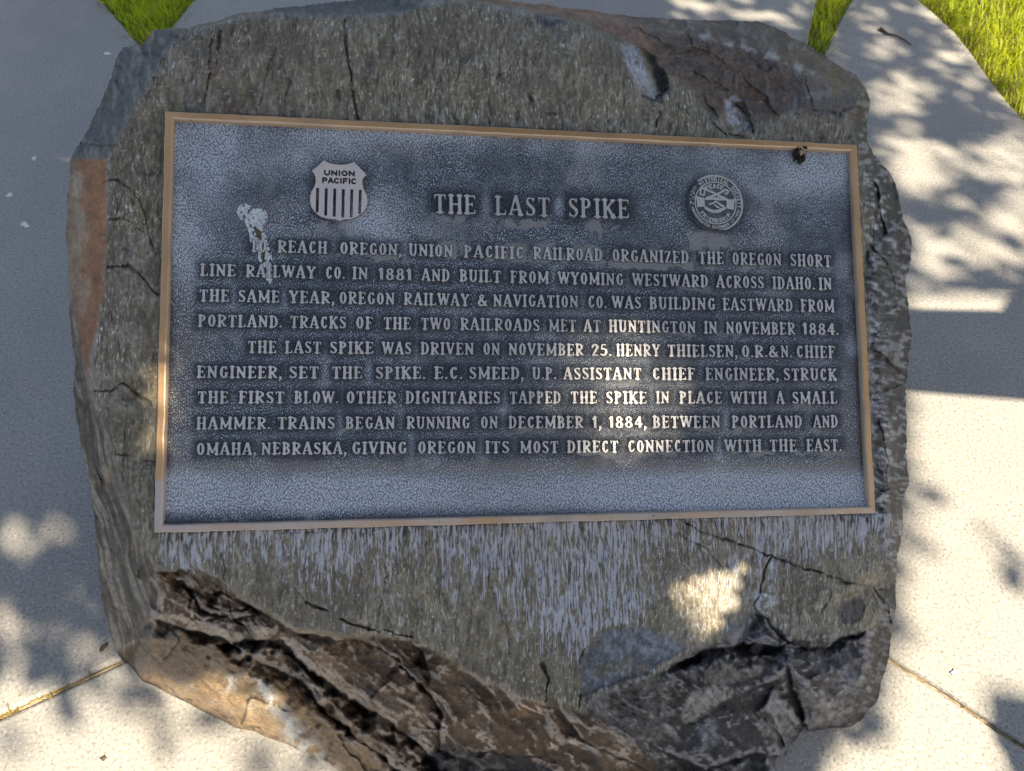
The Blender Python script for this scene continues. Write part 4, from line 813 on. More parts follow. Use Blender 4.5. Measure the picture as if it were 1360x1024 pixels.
        if ch == 'B': b_(L_, SH, xm, SH, SH); ringarc(xm, .265, rx+.02, .22, -90, 90)
        if ch == 'R': cap(A, X, Y, [(xm-.02, .47), (wd-.2, .12), (wd-.06, .045)], [TKk*.8, TKk*.95, TNn])
    elif ch == 'K':
        stem(L_); ser(L_, 0, .08, .06); ser(L_, 1, .08, .06); b_(L_+.02, .38, wd-.16, .96, TNn*1.15); b_(L_+.14, .56, wd-.15, .03, TKk*.95); ser(wd-.15, 1, .1, .08, TNn); ser(wd-.15, 0, .08, .07)
    elif ch == 'U': stem(L_, .28, 1); stem(Rr+.02, .28, 1, TNn*1.25); ringarc(wd/2, .30, wd/2-L_, .26, 180, 360, TKk*.95); ser(L_, 1, .08, .07); ser(Rr+.02, 1, .09, .07, TNn)
    elif ch == 'S':
        p = np.array([(.43, .80), (.36, .92), (.26, .955), (.15, .90), (.115, .77), (.18, .62), (.30, .50), (.42, .38), (.455, .24), (.40, .10), (.28, .045), (.16, .09), (.11, .20)])
        cap(A, X, Y, p, [TNn, TNn, TNn, TNn*1.2, TKk*.8, TKk, TKk*1.02, TKk, TKk*.8, TNn*1.2, TNn, TNn, TNn]); tip(.44, .82, True, .13); tip(.095, .20, False, .15)
    elif ch == 'Z': b_(.08, 1-SH, wd-.07, 1-SH, SH); b_(.07, SH, wd-.07, SH, SH); b_(wd-.14, .95, .14, .05, TKk*.9); tip(.09, 1-SH, False); tip(wd-.09, SH, True, .2)
    elif ch == '1': stem(wd/2+.03, 0, 1); cap(A, X, Y, [(wd/2, .95), (.08, .77)], [TKk*.8, TNn])
    elif ch == '8': ringarc(.28, .735, .135, .205, 0, 360, TKk*.85); ringarc(.28, .27, .165, .225, 0, 360, TKk*.95)
    elif ch == '4': stem(.38, 0, 1, TKk*.95); cap(A, X, Y, [(.36, .96), (.08, .34), (.53, .32)], [TNn*1.2, TNn*1.1, TNn*1.1])
    elif ch == '2': cap(A, X, Y, [(.10, .74), (.15, .89), (.28, .95), (.42, .88), (.44, .70), (.34, .46), (.12, .08)], [TNn*1.5, TNn*1.4, TNn*1.3, TKk*.8, TKk, TKk*.85, TNn*1.2]); b_(.08, .06, .50, .06, TNn)
    elif ch == '5': b_(.14, .94, .46, .94, TNn); b_(.15, .94, .13, .52, TNn*1.1); cap(A, X, Y, [(.13, .54), (.28, .60), (.43, .50), (.45, .28), (.36, .09), (.22, .045), (.09, .14)], [TNn, TNn*1.1, TKk*.85, TKk, TKk*.8, TNn*1.2, TNn*1.3])
    elif ch == '&': cap(A, X, Y, [(.66, .06), (.44, .34), (.24, .62), (.20, .80), (.30, .94), (.42, .90), (.45, .76), (.36, .62), (.18, .46), (.11, .26), (.20, .08), (.36, .045), (.52, .15), (.62, .34), (.66, .46)], [TKk*.8, TKk*.95, TKk*.85, TKk*.7, TNn*1.1, TNn*1.1, TNn*1.2, TNn*1.1, TKk*.9, TKk, TKk*.85, TNn*1.2, TNn*1.1, TNn, TNn])
    elif ch == '.': cap(A, X, Y, [(.11, .085), (.111, .085)], .098)
    elif ch == ',': cap(A, X, Y, [(.11, .10), (.15, .01), (.05, -.21)], [.10, .095, .05])
    return A, wd, res, mg
GC = {}
def get_glyph(ch, fine=False):
    key = (ch, fine)
    if key not in GC:
        A, wd, res, mg = glyph(ch, True, .090, .048) if fine else glyph(ch)
        A = blur(A, .7)
        V_, F_ = relief(A, 0.0, lambda c: np.stack([c[:, 0]/res - mg, c[:, 1]/res - mg*1.3], 1), 0., 1., 2.6)
        GC[key] = (np.array(V_), F_, wd)
    return GC[key]
def text_line(L, name, caph_px, label=None):
    (xa, ya), (xb, yb), _ = L; pa = np.array(to_plaque(np.array(xa), np.array(ya))); pb = np.array(to_plaque(np.array(xb), np.array(yb)))
    ln = empty(name); ln.parent = plaque
    if label: ln['label'] = label
    for s_, x0, x1, f0, f1 in word_boxes(L):
        Vt, Ft = [], []; off = 0
        w0 = np.array(to_plaque(np.array(x0), np.array(f0))); w1 = np.array(to_plaque(np.array(x1), np.array(f1)))
        q = np.hypot(*(w1-w0)); dirv = (w1-w0)/q; per = np.array([-dirv[1], dirv[0]])
        up = np.array(to_plaque(np.array(x0), np.array(f0-caph_px))); ch_h = np.hypot(*(up-w0))
        gap = .055; adv = sum(get_glyph(c, caph_px > 20)[2] for c in s_) + gap*(len(s_)-1); sx = q/adv; x = 0
        for c in s_:
            gv, gf, wd = get_glyph(c, caph_px > 20); jit = random.uniform(-.012, .012)
            X = (gv[:, 0] + x)*sx; Y = (gv[:, 1] + jit)*ch_h
            pos = w0 + X[:, None]*dirv + Y[:, None]*per
            z = np.where(gv[:, 2] > .5, ZL + random.uniform(-.0002, .0002) + (.0008 if caph_px > 20 else 0), ZP - .0006)
            Vt.append(np.concatenate([pos, z[:, None]], 1)); Ft += [tuple(i+off for i in f) for f in gf]; off += len(gv); x += wd + gap
        fix_normals(mesh_obj('word', np.concatenate(Vt), Ft, M_LETTER, ln))
text_line(TITLE, 'title_line', 25.5, 'large title lettering')
for i, L in enumerate(LINES): text_line(L, 'text_line', 15.8)

# ---- shield emblem with sunk lettering and bars (drawn in photograph pixels / 10 px units of the close-up)
RS = .36                                   # close-up scale: 1024 -> 110 px
def close_xy(c, ox, oy, k):                # raster (x right, y down) -> plaque
    return np.stack(to_plaque(ox + c[:, 0]*k, oy + c[:, 1]*k), 1)
kS = 110/1024.*2.6; nS = 394               # one raster cell = 2.6 close-up pixels
SX, SY = np.meshgrid(np.arange(nS)*2.6, np.arange(nS)*2.6)
sh = [(280, 125), (340, 155), (410, 172), (490, 180), (560, 175), (610, 160), (655, 140), (700, 190), (760, 250), (812, 308), (780, 330), (758, 370), (758, 420), (775, 480), (805, 540), (822, 600), (822, 660), (800, 720), (755, 780), (690, 825), (610, 852), (520, 858), (470, 878),
      (430, 855), (330, 848), (240, 820), (170, 765), (125, 700), (110, 630), (112, 560), (130, 510), (160, 460), (180, 400), (178, 330), (160, 285), (130, 258), (200, 200)]
dS = pl_dist(SX, SY, sh + sh[:1]); sdS = np.where(pip(SX, SY, sh), dS, -dS)
sdR = sdS.copy()
for k, x in enumerate((203, 309, 414, 520, 624, 729)):
    yt = 465 + k*5; yb = [765, 805, 820, 830, 825, 785][k]; B_ = np.full(SX.shape, -99.); box(B_, SX, SY, x + 3, yt, x - 5, yb, 17); sdR = np.minimum(sdR, -B_)
def sans(word, x0, x1, yb0, yb1, h):
    global sdR
    wds = {'I': .22}; adv = sum(wds.get(c, .72) for c in word) + .16*(len(word)-1); sx = (x1-x0)/adv; x = 0; T_ = 9.5
    for c in word:
        w_ = wds.get(c, .72); B_ = np.full(SX.shape, -99.)
        def Q(px, py): xx = x0 + (x+px)*sx; return (xx, yb0 + (yb1-yb0)*(xx-x0)/(x1-x0) - py*h)
        def st(*pts): cap(B_, SX, SY, [Q(*p) for p in pts], T_)
        el = lambda a0, a1: st(*[(w_/2 + (w_/2-.06)*math.cos(math.radians(q)), .5 + .44*math.sin(math.radians(q))) for q in np.linspace(a0, a1, 18)])
        if c == 'U': st((.08, .95), (.08, .35), (.16, .12), (.36, .05), (.56, .12), (.64, .35), (.64, .95))
        if c == 'N': st((.08, .05), (.08, .95), (.64, .05), (.64, .95))
        if c == 'I': st((.11, .05), (.11, .95))
        if c == 'O': el(0, 360)
        if c == 'C': el(48, 312)
        if c == 'P': st((.1, .05), (.1, .95), (.48, .95), (.62, .85), (.62, .6), (.48, .48), (.1, .48))
        if c == 'A': st((.02, .05), (.36, .98), (.70, .05)); st((.16, .32), (.56, .32))
        if c == 'F': st((.12, .05), (.12, .95), (.62, .95)); st((.12, .5), (.54, .5))
        sdR = np.minimum(sdR, -B_); x += w_ + .16
sans('UNION', 285, 662, 305, 318, 58); sans('PACIFIC', 262, 682, 402, 416, 62)
V_, F_ = relief(sdR, 0.0, lambda c: close_xy(c, 400, 200, kS), ZP-.0008, ZP + .0034, 1.6, .25)
o = mesh_obj('shield_emblem', V_, F_, M_SHIELD, plaque); fix_normals(o); o['label'] = 'shield emblem with sunk lettering above six vertical bars'

# ---- round seal: rings, ring lettering, crossed axe and pipe, clasped hands
nQ = 520; qx, qy = np.meshgrid(np.arange(nQ), np.arange(nQ)); qx = (qx - nQ/2)/(nQ/2)*1.08; qy = (qy - nQ/2)/(nQ/2)*1.08   # unit = seal radius, y down
sd = np.full(qx.shape, -9.); R_ = np.hypot(qx, qy)
for r0, hw in ((.965, .032), (.735, .022)): sd = np.maximum(sd, hw - np.abs(R_-r0))
STK = {'A': [[(0, 0), (.5, 1), (1, 0)], [(.22, .35), (.78, .35)]], 'B': [[(0, 0), (0, 1), (.7, 1), (.85, .76), (.7, .54), (0, .54)], [(.7, .54), (1, .28), (.7, 0), (0, 0)]], 'C': [[(1, .8), (.6, 1), (.2, .9), (0, .5), (.2, .1), (.6, 0), (1, .2)]],
       'D': [[(0, 0), (0, 1), (.6, 1), (1, .6), (1, .4), (.6, 0), (0, 0)]], 'E': [[(1, 1), (0, 1), (0, 0), (1, 0)], [(0, .5), (.75, .5)]], 'F': [[(1, 1), (0, 1), (0, 0)], [(0, .5), (.75, .5)]], 'G': [[(1, .8), (.6, 1), (.2, .9), (0, .5), (.2, .1), (.6, 0), (1, .2), (1, .45), (.6, .45)]],
       'H': [[(0, 0), (0, 1)], [(1, 0), (1, 1)], [(0, .5), (1, .5)]], 'I': [[(.5, 0), (.5, 1)]], 'L': [[(0, 1), (0, 0), (1, 0)]], 'M': [[(0, 0), (0, 1), (.5, .3), (1, 1), (1, 0)]], 'N': [[(0, 0), (0, 1), (1, 0), (1, 1)]], 'O': [[(.5, 1), (.1, .8), (0, .5), (.1, .2), (.5, 0), (.9, .2), (1, .5), (.9, .8), (.5, 1)]],
       'P': [[(0, 0), (0, 1), (.8, 1), (1, .75), (.8, .48), (0, .48)]], 'R': [[(0, 0), (0, 1), (.8, 1), (1, .75), (.8, .48), (0, .48)], [(.5, .48), (1, 0)]], 'S': [[(1, .85), (.6, 1), (.1, .85), (.15, .6), (.85, .4), (.9, .12), (.4, 0), (0, .15)]], 'T': [[(0, 1), (1, 1)], [(.5, 1), (.5, 0)]],
       'Y': [[(0, 1), (.5, .5), (1, 1)], [(.5, .5), (.5, 0)]], '1': [[(.2, .8), (.5, 1), (.5, 0)]], '7': [[(0, 1), (1, 1), (.3, 0)]], '8': [[(.5, 1), (.1, .75), (.9, .28), (.5, 0), (.1, .28), (.9, .75), (.5, 1)]], '9': [[(.9, .7), (.5, .5), (.1, .75), (.5, 1), (.9, .7), (.8, .2), (.4, 0)]], ' ': []}
def ring_text(txt, r, h, a0, a1, inward, hw):
    """letters along radius r from angle a0 to a1 (degrees, y down); inward: letters stand with their foot outside"""
    m_ = len(txt); 
    for k, c in enumerate(txt):
        q = math.radians(a0 + (a1-a0)*(k+.5)/m_); w_ = abs(math.radians(a1-a0))/m_*r*.62
        for st in STK[c]:
            pts = []
            for x, y in st:
                rad_ = r + ((.5-y) if inward else (y-.5))*h; an = q + (x-.5)*w_/r*(-1 if a1 < a0 else 1); pts.append((rad_*math.cos(an), rad_*math.sin(an)))
            cap(sd, qx, qy, pts, hw)
ring_text('OREGON HISTORICAL SOCIETY', .850, .125, -190, 8, False, .019)
ring_text('INCORPORATED DECEMBER 17 1898', .852, .085, 168, 12, True, .0135)
ring_text('PEACE', .60, .13, -128, -62, False, .022)
ring_text('FRIENDSHIP', .62, .12, 146, 34, True, .020)
def flat_text(txt, x0, x1, y, h, hw):
    for k, c in enumerate(txt):
        w_ = (x1-x0)/len(txt)
        for st in STK[c]: cap(sd, qx, qy, [(x0 + w_*(k + .14 + .7*x), y - h*yy) for x, yy in st], hw)
flat_text('AND', -.14, .20, -.11, .10, .020)
cap(sd, qx, qy, [(-.42, -.47), (-.1, -.36), (.44, -.13)], [.045, .04, .05]); cap(sd, qx, qy, [(-.34, -.13), (.1, -.34), (.36, -.50), (.46, -.46), (.40, -.36), (.32, -.36)], [.045, .04, .04, .04, .035, .03])
cap(sd, qx, qy, [(-.47, -.50), (-.54, -.42), (-.56, -.26), (-.42, -.24), (-.39, -.44)], [.035, .03, .03, .03, .03])
for sx_ in (-1, 1):                          # cuffs and forearms
    poly = [(sx_*.70, -.20), (sx_*.40, -.14), (sx_*.38, .16), (sx_*.66, .20)]; dd = pl_dist(qx, qy, poly + poly[:1]); sd = np.maximum(sd, np.where(pip(qx, qy, poly), dd, -dd))
cap(sd, qx, qy, [(-.36, -.10), (-.20, -.12), (-.02, -.16), (.10, -.12), (.38, -.16)], [.03, .03, .03, .03, .035]); cap(sd, qx, qy, [(-.22, .06), (-.10, .02), (0, -.06), (.10, .0), (.24, .10)], [.035, .03, .035, .035, .03])
cap(sd, qx, qy, [(-.36, .20), (-.24, .27), (-.05, .31), (.14, .27), (.32, .16)], [.05, .055, .06, .055, .05]); cap(sd, qx, qy, [(.06, .12), (.18, .19)], .026); cap(sd, qx, qy, [(.16, .04), (.30, .10)], .028); cap(sd, qx, qy, [(-.04, .06), (.06, .16)], .026)
su, sv = to_plaque(np.array(950.5), np.array(269.5)); se_u, _ = to_plaque(np.array(987.2), np.array(269.5)); _, sn_v = to_plaque(np.array(950.5), np.array(232.)); RX, RY = se_u-su, sn_v-sv
rot_ = math.radians(2.5)
def seal_xy(c):
    x = (c[:, 0] - nQ/2)/(nQ/2)*1.08; y = (c[:, 1] - nQ/2)/(nQ/2)*1.08; x, y = x*math.cos(rot_) - y*math.sin(rot_), x*math.sin(rot_) + y*math.cos(rot_)
    return np.stack([su + x*RX, sv - y*RY], 1)
V_, F_ = relief(sd, 0.0, seal_xy, ZP-.0008, ZP + .0022, 1.2, .25)
o = mesh_obj('round_seal', V_, F_, M_LETTER, plaque); fix_normals(o); o['label'] = 'round seal with ring lettering, crossed axe and pipe and clasped hands'
# smooth dark disc the seal stands on
dv = [(su, sv, ZP+.0009)] + [(su + RX*.99*math.cos(q), sv + RY*.99*math.sin(q), ZP+.0009) for q in np.linspace(0, 2*np.pi, 72, endpoint=False)] + [(su + RX*1.02*math.cos(q), sv + RY*1.02*math.sin(q), ZP-.0008) for q in np.linspace(0, 2*np.pi, 72, endpoint=False)]
df = [(0, 1+i, 1+(i+1) % 72) for i in range(72)] + [(1+i, 73+i, 73+(i+1) % 72, 1+(i+1) % 72) for i in range(72)]
mesh_obj('seal_disc', dv, df, mat_plain('dark_seal_ground', (.06, .068, .08), (.13, .135, .145), 160, .55), plaque)

# ------------------------------------------------------------------ bird dropping on the plaque
def px_relief(name, field, ox, oy, k, z0, z1, flare, mat, tol=.3, parent=None):
    V_, F_ = relief(field, 0.0, lambda c: close_xy(c, ox, oy, k), z0, z1, flare, tol)
    Vw = np.array(V_); Vw = CP0 + Vw[:, :1]*PU + Vw[:, 1:2]*PV + Vw[:, 2:]*PN
    o = mesh_obj(name, Vw, F_, mat, parent); fix_normals(o); return o
k_ = .35; bx, by = np.meshgrid(np.arange(300)*k_ + 300, np.arange(370)*k_ + 252)
fz = np.full(bx.shape, -9.)
cap(fz, bx, by, [(326, 281), (332, 284), (345, 288)], [12, 13, 11]); cap(fz, bx, by, [(334, 292), (340, 306), (346, 322), (352, 336), (352, 350), (354, 364), (356, 370)], [11, 10, 10, 9.5, 8, 7, 4.5]); cap(fz, bx, by, [(334, 305), (333, 318)], [4, 2.5])
fz += 3.2*fbm(bx, by, 9, 9, 701, 4) - .6
holes = vnoise(bx, by, 3.2, 3.2, 707); fz = np.minimum(fz, (.40 - holes)*6)
N_ = mat_plain('dried_white_dropping', (.36, .39, .41), (.62, .64, .64), 300, .9, .001)
drop = px_relief('bird_dropping', fz, 300, 252, k_, ZP-.0008, ZP+.0007, 1.5, N_)
tag(drop, 'dried white bird dropping running down over the first letters on the plaque', 'bird dropping')
fz2 = np.full(bx.shape, -9.); cap(fz2, bx, by, [(338, 302), (343, 311), (346, 317)], [1.6, 3, 1.4]); cap(fz2, bx, by, [(348.5, 320), (349, 330)], [1.8, 2.2]); cap(fz2, bx, by, [(350, 334), (348, 342), (351, 346)], [2, 1.8, .8]); fz2 += 1.2*fbm(bx, by, 5, 5, 711, 3)
px_relief('brown_streak', fz2, 300, 252, k_, ZP, ZP+.0018, 1.6, mat_plain('dried_brown_streak', (.035, .028, .014), (.12, .09, .035), 300, .7), parent=drop)
# ---- clump of debris caught under the top border
mdark = mat_plain('dark_debris', (.012, .010, .008), (.05, .035, .02), 400, .9); mgold = mat_plain('straw_crumb', (.42, .27, .13), (.60, .42, .25), 400, .8)
def crumbs(pts, size, seed, mat, name, parent=None):
    r = np.random.default_rng(seed); bm = bmesh.new()
    for (x, y) in pts:
        P_ = C0 + np.dot(np.array(to_plaque(np.array(x), np.array(y))), [PU, PV]) + PN*(ZP + r.uniform(.0005, .004)) if False else None
        u_, v_ = to_plaque(np.array(x), np.array(y)); P_ = CP0 + u_*PU + v_*PV + PN*(ZP + r.uniform(.0005, .0075) + (.003 if 'straw' in name else 0)); sz = size*r.uniform(.5, 1.3)
        m_ = bmesh.ops.create_icosphere(bm, subdivisions=2, radius=1.0); R3 = Matrix.Rotation(r.uniform(0, 6), 3, Vector(r.normal(size=3).tolist()).normalized()); sc = (sz*r.uniform(.7, 1.3), sz*r.uniform(.4, .8), sz*r.uniform(.4, .8))
        for v__ in m_['verts']:
            w_ = v__.co.copy(); k2 = 1 + .25*math.sin(5*w_.x + 7*w_.y*r.uniform(.9, 1.1) + x); v__.co = Vector(P_.tolist()) + R3@Vector((w_.x*sc[0]*k2, w_.y*sc[1]*k2, w_.z*sc[2]*k2))
    me = bpy.data.meshes.new(name); bm.to_mesh(me); bm.free(); me.materials.append(mat); me.polygons.foreach_set('use_smooth', np.ones(len(me.polygons), bool)); o = bpy.data.objects.new(name, me); COL.objects.link(o)
    if parent: o.parent = parent
    return o
r_ = np.random.default_rng(3)
deb = crumbs([(1061 + np.clip(r_.normal(0, 3.2), -6, 6), 207 + np.clip(r_.normal(0, 5), -9, 10)) for _ in range(80)], .0030, 4, mdark, 'debris_clump')
tag(deb, 'small dark clump of debris with straw crumbs under the plaque border, near its right corner', 'debris')
crumbs([(1062 + r_.normal(0, 3.0), 201 + r_.normal(0, 3.0)) for _ in range(16)], .0022, 8, mgold, 'straw_crumb', deb)

# ------------------------------------------------------------------ ground: soil sheet, concrete slabs, grass
g = at_z(np.array([0]), np.array([0]))
gs = 60; xs = np.concatenate([[-150, -60, -20], np.linspace(-8, 8, 33), [20, 60, 150]]); GX, GY = np.meshgrid(xs, xs); gn = len(xs)
GZ = -.035 + .006*np.vectorize(lambda a_, b_: math.sin(3*a_)*math.cos(2.3*b_))(GX, GY)*(np.abs(GX) < 8)
ii = (np.arange(gn-1)[:, None]*gn + np.arange(gn-1)[None]); q4 = np.stack([ii, ii+1, ii+gn+1, ii+gn], -1).reshape(-1, 4)
soil = mesh_obj('ground', np.stack([GX, GY, GZ], -1).reshape(-1, 3), q4, M_SOIL, smooth=True); tag(soil, kind='structure')
def gp(x, y): p = at_z(np.array(float(x)), np.array(float(y))); return (float(p[0]), float(p[1]))
def slab(name, pts, thick=.06, bev=.006, wob=.003):
    q = []
    pts = [np.array(p, float) for p in pts]
    for a_, b_ in zip(pts, pts[1:] + pts[:1]):
        n_ = max(1, int(np.hypot(*(b_-a_))/.05)); n_ = min(n_, 60)
        for k in range(n_): q.append(a_ + (b_-a_)*k/n_)
    q = np.array(q); q = q + wob*np.stack([fbm(q[:, 0]*100, q[:, 1]*100, 12, 12, 801, 3), fbm(q[:, 0]*100, q[:, 1]*100, 12, 12, 811, 3)], 1)
    if area2(q) < 0: q = q[::-1]
    tng = np.roll(q, -1, 0) - np.roll(q, 1, 0); nrm = np.stack([tng[:, 1], -tng[:, 0]], 1); nrm /= np.linalg.norm(nrm, axis=1)[:, None] + 1e-9
    m_ = len(q); rings = [(q - nrm*bev, 0.0), (q - nrm*bev*.35, -bev*.3), (q, -bev), (q, -thick)]
    V_ = np.concatenate([np.concatenate([r0, np.full((m_, 1), z)], 1) for r0, z in rings]); F_ = []
    tri = tessellate_polygon([[Vector((x, y, 0)) for x, y in rings[0][0]]])
    for tq in tri:
        p0, p1, p2 = (rings[0][0][i] for i in tq); cc = (p1[0]-p0[0])*(p2[1]-p0[1]) - (p1[1]-p0[1])*(p2[0]-p0[0]); F_.append(tuple(tq) if cc > 0 else tuple(tq[::-1]))
    for r in range(3):
        for i in range(m_): j = (i+1) % m_; F_.append((r*m_+i, (r+1)*m_+i, (r+1)*m_+j, r*m_+j))
    o = mesh_obj(name, V_, F_, M_CONC); tag(o, kind='structure'); return o
# joints: A from the left frame edge to the rock, B from the rock to the right frame edge
A0, A1 = np.array(gp(-10, 955)), np.array(gp(175, 872)); B0, B1 = np.array(gp(1170, 868)), np.array(gp(1360, 990))
dA = (A0-A1)/np.linalg.norm(A0-A1); dB = (B1-B0)/np.linalg.norm(B1-B0); AF, BF = A1 + dA*4, B0 + dB*4
hg = .006
def off(d, s_): return np.array([-d[1], d[0]])*hg*s_
Am, Bm = A1 - dA*.25, B0 - dB*.25
oA = off(dA, 1) if np.dot(off(dA, 1), [0, 1]) > 0 else off(dA, -1); oB = (off(dB, 1) if np.dot(off(dB, 1), [0, 1]) > 0 else off(dB, -1))*.55; oA = oA*.7
slab('pavement_front', [Am-oA, AF-oA, (-4, -4), (4, -4), BF-oB, Bm-oB])
# plaza round the rock, cut by the two grass wedges behind it
wl0, wl1, wl2 = gp(133, 0), gp(192, 66), gp(256, 0); wr0, wr1, wr2, wr3 = gp(1085, 0), gp(1070, 75), gp(1092, 78), gp(1131, 0)
wl0f = np.array(wl0) + (np.array(wl0)-wl1)*3.2; wl2f = np.array(wl2) + (np.array(wl2)-np.array(gp(200, 70)))*3.2
wr0f = np.array(wr0) + (np.array(wr0)-wr1)*3; wr3f = np.array(wr3) + (np.array(wr3)-wr2)*3
lawn_px = [(1206, -12), (1240, 16), (1268, 42), (1290, 70), (1310, 98), (1328, 122), (1345, 142), (1368, 166), (1420, 215)]
lawn = [np.array(gp(*p)) for p in lawn_px]; lf0 = lawn[0] + (lawn[0]-lawn[1])*2.0; lf1 = lawn[-1] + (lawn[-1]-lawn[-2])*8
slab('pavement_plaza', [Am+oA, AF+oA, (-4, 1.5), wl0f, wl0, gp(170, 42), wl1, gp(205, 66), gp(228, 36), wl2, wl2f, wr0f, wr0, gp(1076, 40), wr1, wr2, gp(1108, 42), wr3, wr3f, lf0] + lawn + [lf1, BF+oB, Bm+oB])
for nm, p0, p1 in (('joint_dirt', AF, Am), ('joint_dirt', BF, Bm)):
    d_ = (p1-p0)/np.linalg.norm(p1-p0); nn_ = 160; pts = [p0 + (p1-p0)*k/nn_ for k in range(nn_+1)]; pr = np.array([-d_[1], d_[0]])*hg*1.4
    V_ = []; 
    for k, p in enumerate(pts): V_ += [(p[0]-pr[0], p[1]-pr[1], -.012), (p[0], p[1], -.006 + .003*math.sin(k*1.7)), (p[0]+pr[0], p[1]+pr[1], -.012)]
    o = mesh_obj(nm, V_, [(3*k+i, 3*k+i+1, 3*k+4+i, 3*k+3+i) for k in range(nn_) for i in (0, 1)], mat_plain('joint_filler', (.20, .15, .10), (.36, .29, .20), 90, .95)); fix_normals(o); tag(o, kind='structure')
# straw lying in the joints
def blades(name, bases, L, wdt, lean, tint, kind='stuff', curl=.5, z=0.0):
    m_ = len(bases); az = rng.uniform(0, 2*np.pi, m_); ln = L*rng.uniform(.55, 1.25, m_); le = np.clip(rng.normal(lean, .22, m_), 0, 1.5); V_ = np.zeros((m_, 7, 3)); dx = np.cos(az); dy = np.sin(az); ax_, ay_ = -dy, dx
    for k, (q, wf) in enumerate(((0, 1.), (.4, .85), (.75, .55))):
        h = ln*q*np.cos(le + curl*q*.5); f_ = ln*q*np.sin(le + curl*q*.5)
        for s_, sg in ((0, -1), (1, 1)):
            V_[:, 2*k+s_, 0] = bases[:, 0] + dx*f_ + ax_*sg*wdt*wf/2; V_[:, 2*k+s_, 1] = bases[:, 1] + dy*f_ + ay_*sg*wdt*wf/2; V_[:, 2*k+s_, 2] = bases[:, 2] + h
    V_[:, 6, 0] = bases[:, 0] + dx*ln*np.sin(le + curl*.6); V_[:, 6, 1] = bases[:, 1] + dy*ln*np.sin(le + curl*.6); V_[:, 6, 2] = bases[:, 2] + ln*np.cos(le + curl*.6)
    o_ = np.arange(m_)[:, None]*7; T_ = np.concatenate([o_ + np.array([[0, 1, 3]]), o_ + np.array([[0, 3, 2]]), o_ + np.array([[2, 3, 5]]), o_ + np.array([[2, 5, 4]]), o_ + np.array([[4, 5, 6]])])
    o = mesh_obj(name, V_.reshape(-1, 3), T_, M_GRASS, smooth=True); add_color(o, 'tint', np.repeat(tint, 7, 0)); 
    if kind: o['kind'] = kind
    return o
def grass(name, poly, dens, L, dry, cat, label, gain=1.0):  # gain lifts the tint of the wedges to offset their shade
    poly = np.array(poly); x0, y0 = poly.min(0); x1, y1 = poly.max(0); n_ = int((x1-x0)*(y1-y0)*dens); p = np.stack([rng.uniform(x0, x1, n_), rng.uniform(y0, y1, n_)], 1)
    p = p[pip(p[:, 0], p[:, 1], poly)]; m_ = len(p); d = pl_dist(p[:, 0], p[:, 1], np.concatenate([poly, poly[:1]]))
    patch = fbm(p[:, 0]*100, p[:, 1]*100, 14, 14, 851, 3)
    g0 = np.array([.26, .34, .012]); g1 = np.array([.52, .56, .018]); yl = np.array([.34, .27, .11]); q = np.clip(.5 + .5*patch + rng.normal(0, .25, m_), 0, 1)[:, None]
    tint = (g0*(1-q) + g1*q)*gain; p = p + rng.normal(0, .006, p.shape); dr = (rng.random(m_) < dry + .55*np.exp(-d/.02)); tint[dr] = yl*rng.uniform(.5, 1.1, (dr.sum(), 1))
    o = blades(name, np.concatenate([p, np.full((m_, 1), -.035)], 1), L, .0038, .45, tint)
    tag(o, label, cat); return o
grass('grass', [wl0, wl1, gp(205, 66), wl2, wl2f, wl0f], 26000, .062, .06, 'grass', 'shaded green grass wedge between the paths behind the boulder at upper left', 1.5)
grass('grass', [wr0, wr1, wr2, wr3, wr3f, wr0f], 26000, .062, .08, 'grass', 'narrow green grass strip between two paths behind the boulder', 1.4)
far = [lf1, np.array(lf1) + (3, 2), np.array(lf0) + (3, 5), lf0]
grass('grass', [lf0] + lawn + [lf1, (2.9, 1.2), (3.4, 3.0), (2.6, 4.6)], 15000, .066, .07, 'grass', 'sunlit bright green lawn beside the path at upper right')
ja = rng.uniform(.0, 1, 260)**.45; p = A1 + dA*np.abs(ja[:, None]*.36) + rng.normal(0, .006, (260, 2)); sel = np.arange(260)
tint = np.array([.48, .36, .12])*rng.uniform(.5, 1.2, (260, 1)); o = blades('dry_grass', np.concatenate([p[::1], np.full((260, 1), -.006)], 1), .022, .0026, 1.25, tint); tag(o, 'dry yellow grass lying in the pavement joint left of the boulder', 'dry grass')
p = B0 + dB*rng.uniform(0, 1.2, (60, 1)) + rng.normal(0, .003, (60, 2)); tint = np.array([.40, .30, .14])*rng.uniform(.4, 1.1, (60, 1)); o = blades("dry_grass", np.concatenate([p, np.full((60, 1), -.006)], 1), .012, .0022, 1.3, tint); tag(o, 'sparse dry grass in the pavement joint right of the boulder', 'dry grass')

# ---- small things lying on the concrete
def lump(name, x, y, size, flat, mat, seed, label, cat, group=None, stretch=1.0):
    r = np.random.default_rng(seed); bm = bmesh.new(); bmesh.ops.create_icosphere(bm, subdivisions=3, radius=1); px_, py_ = gp(x, y); a_ = r.uniform(0, 6); ph = r.uniform(0, 6, 6)
    for v_ in bm.verts:
        w_ = v_.co; k = 1 + .22*math.sin(2.3*w_.x*2 + ph[0]) + .18*math.sin(3.1*w_.y*2 + ph[1]) + .12*math.sin(5*w_.z + 4*w_.x + ph[2]); X = w_.x*size*k*stretch; Y = w_.y*size*k
        v_.co = Vector((X*math.cos(a_) - Y*math.sin(a_), X*math.sin(a_) + Y*math.cos(a_), max(w_.z, -.6)*size*flat*k + size*flat*.55))
    me = bpy.data.meshes.new(name); bm.to_mesh(me); bm.free(); me.materials.append(mat); me.polygons.foreach_set('use_smooth', np.ones(len(me.polygons), bool)); o = bpy.data.objects.new(name, me); COL.objects.link(o); o.location = (px_, py_, 0.0); tag(o, label, cat, group)
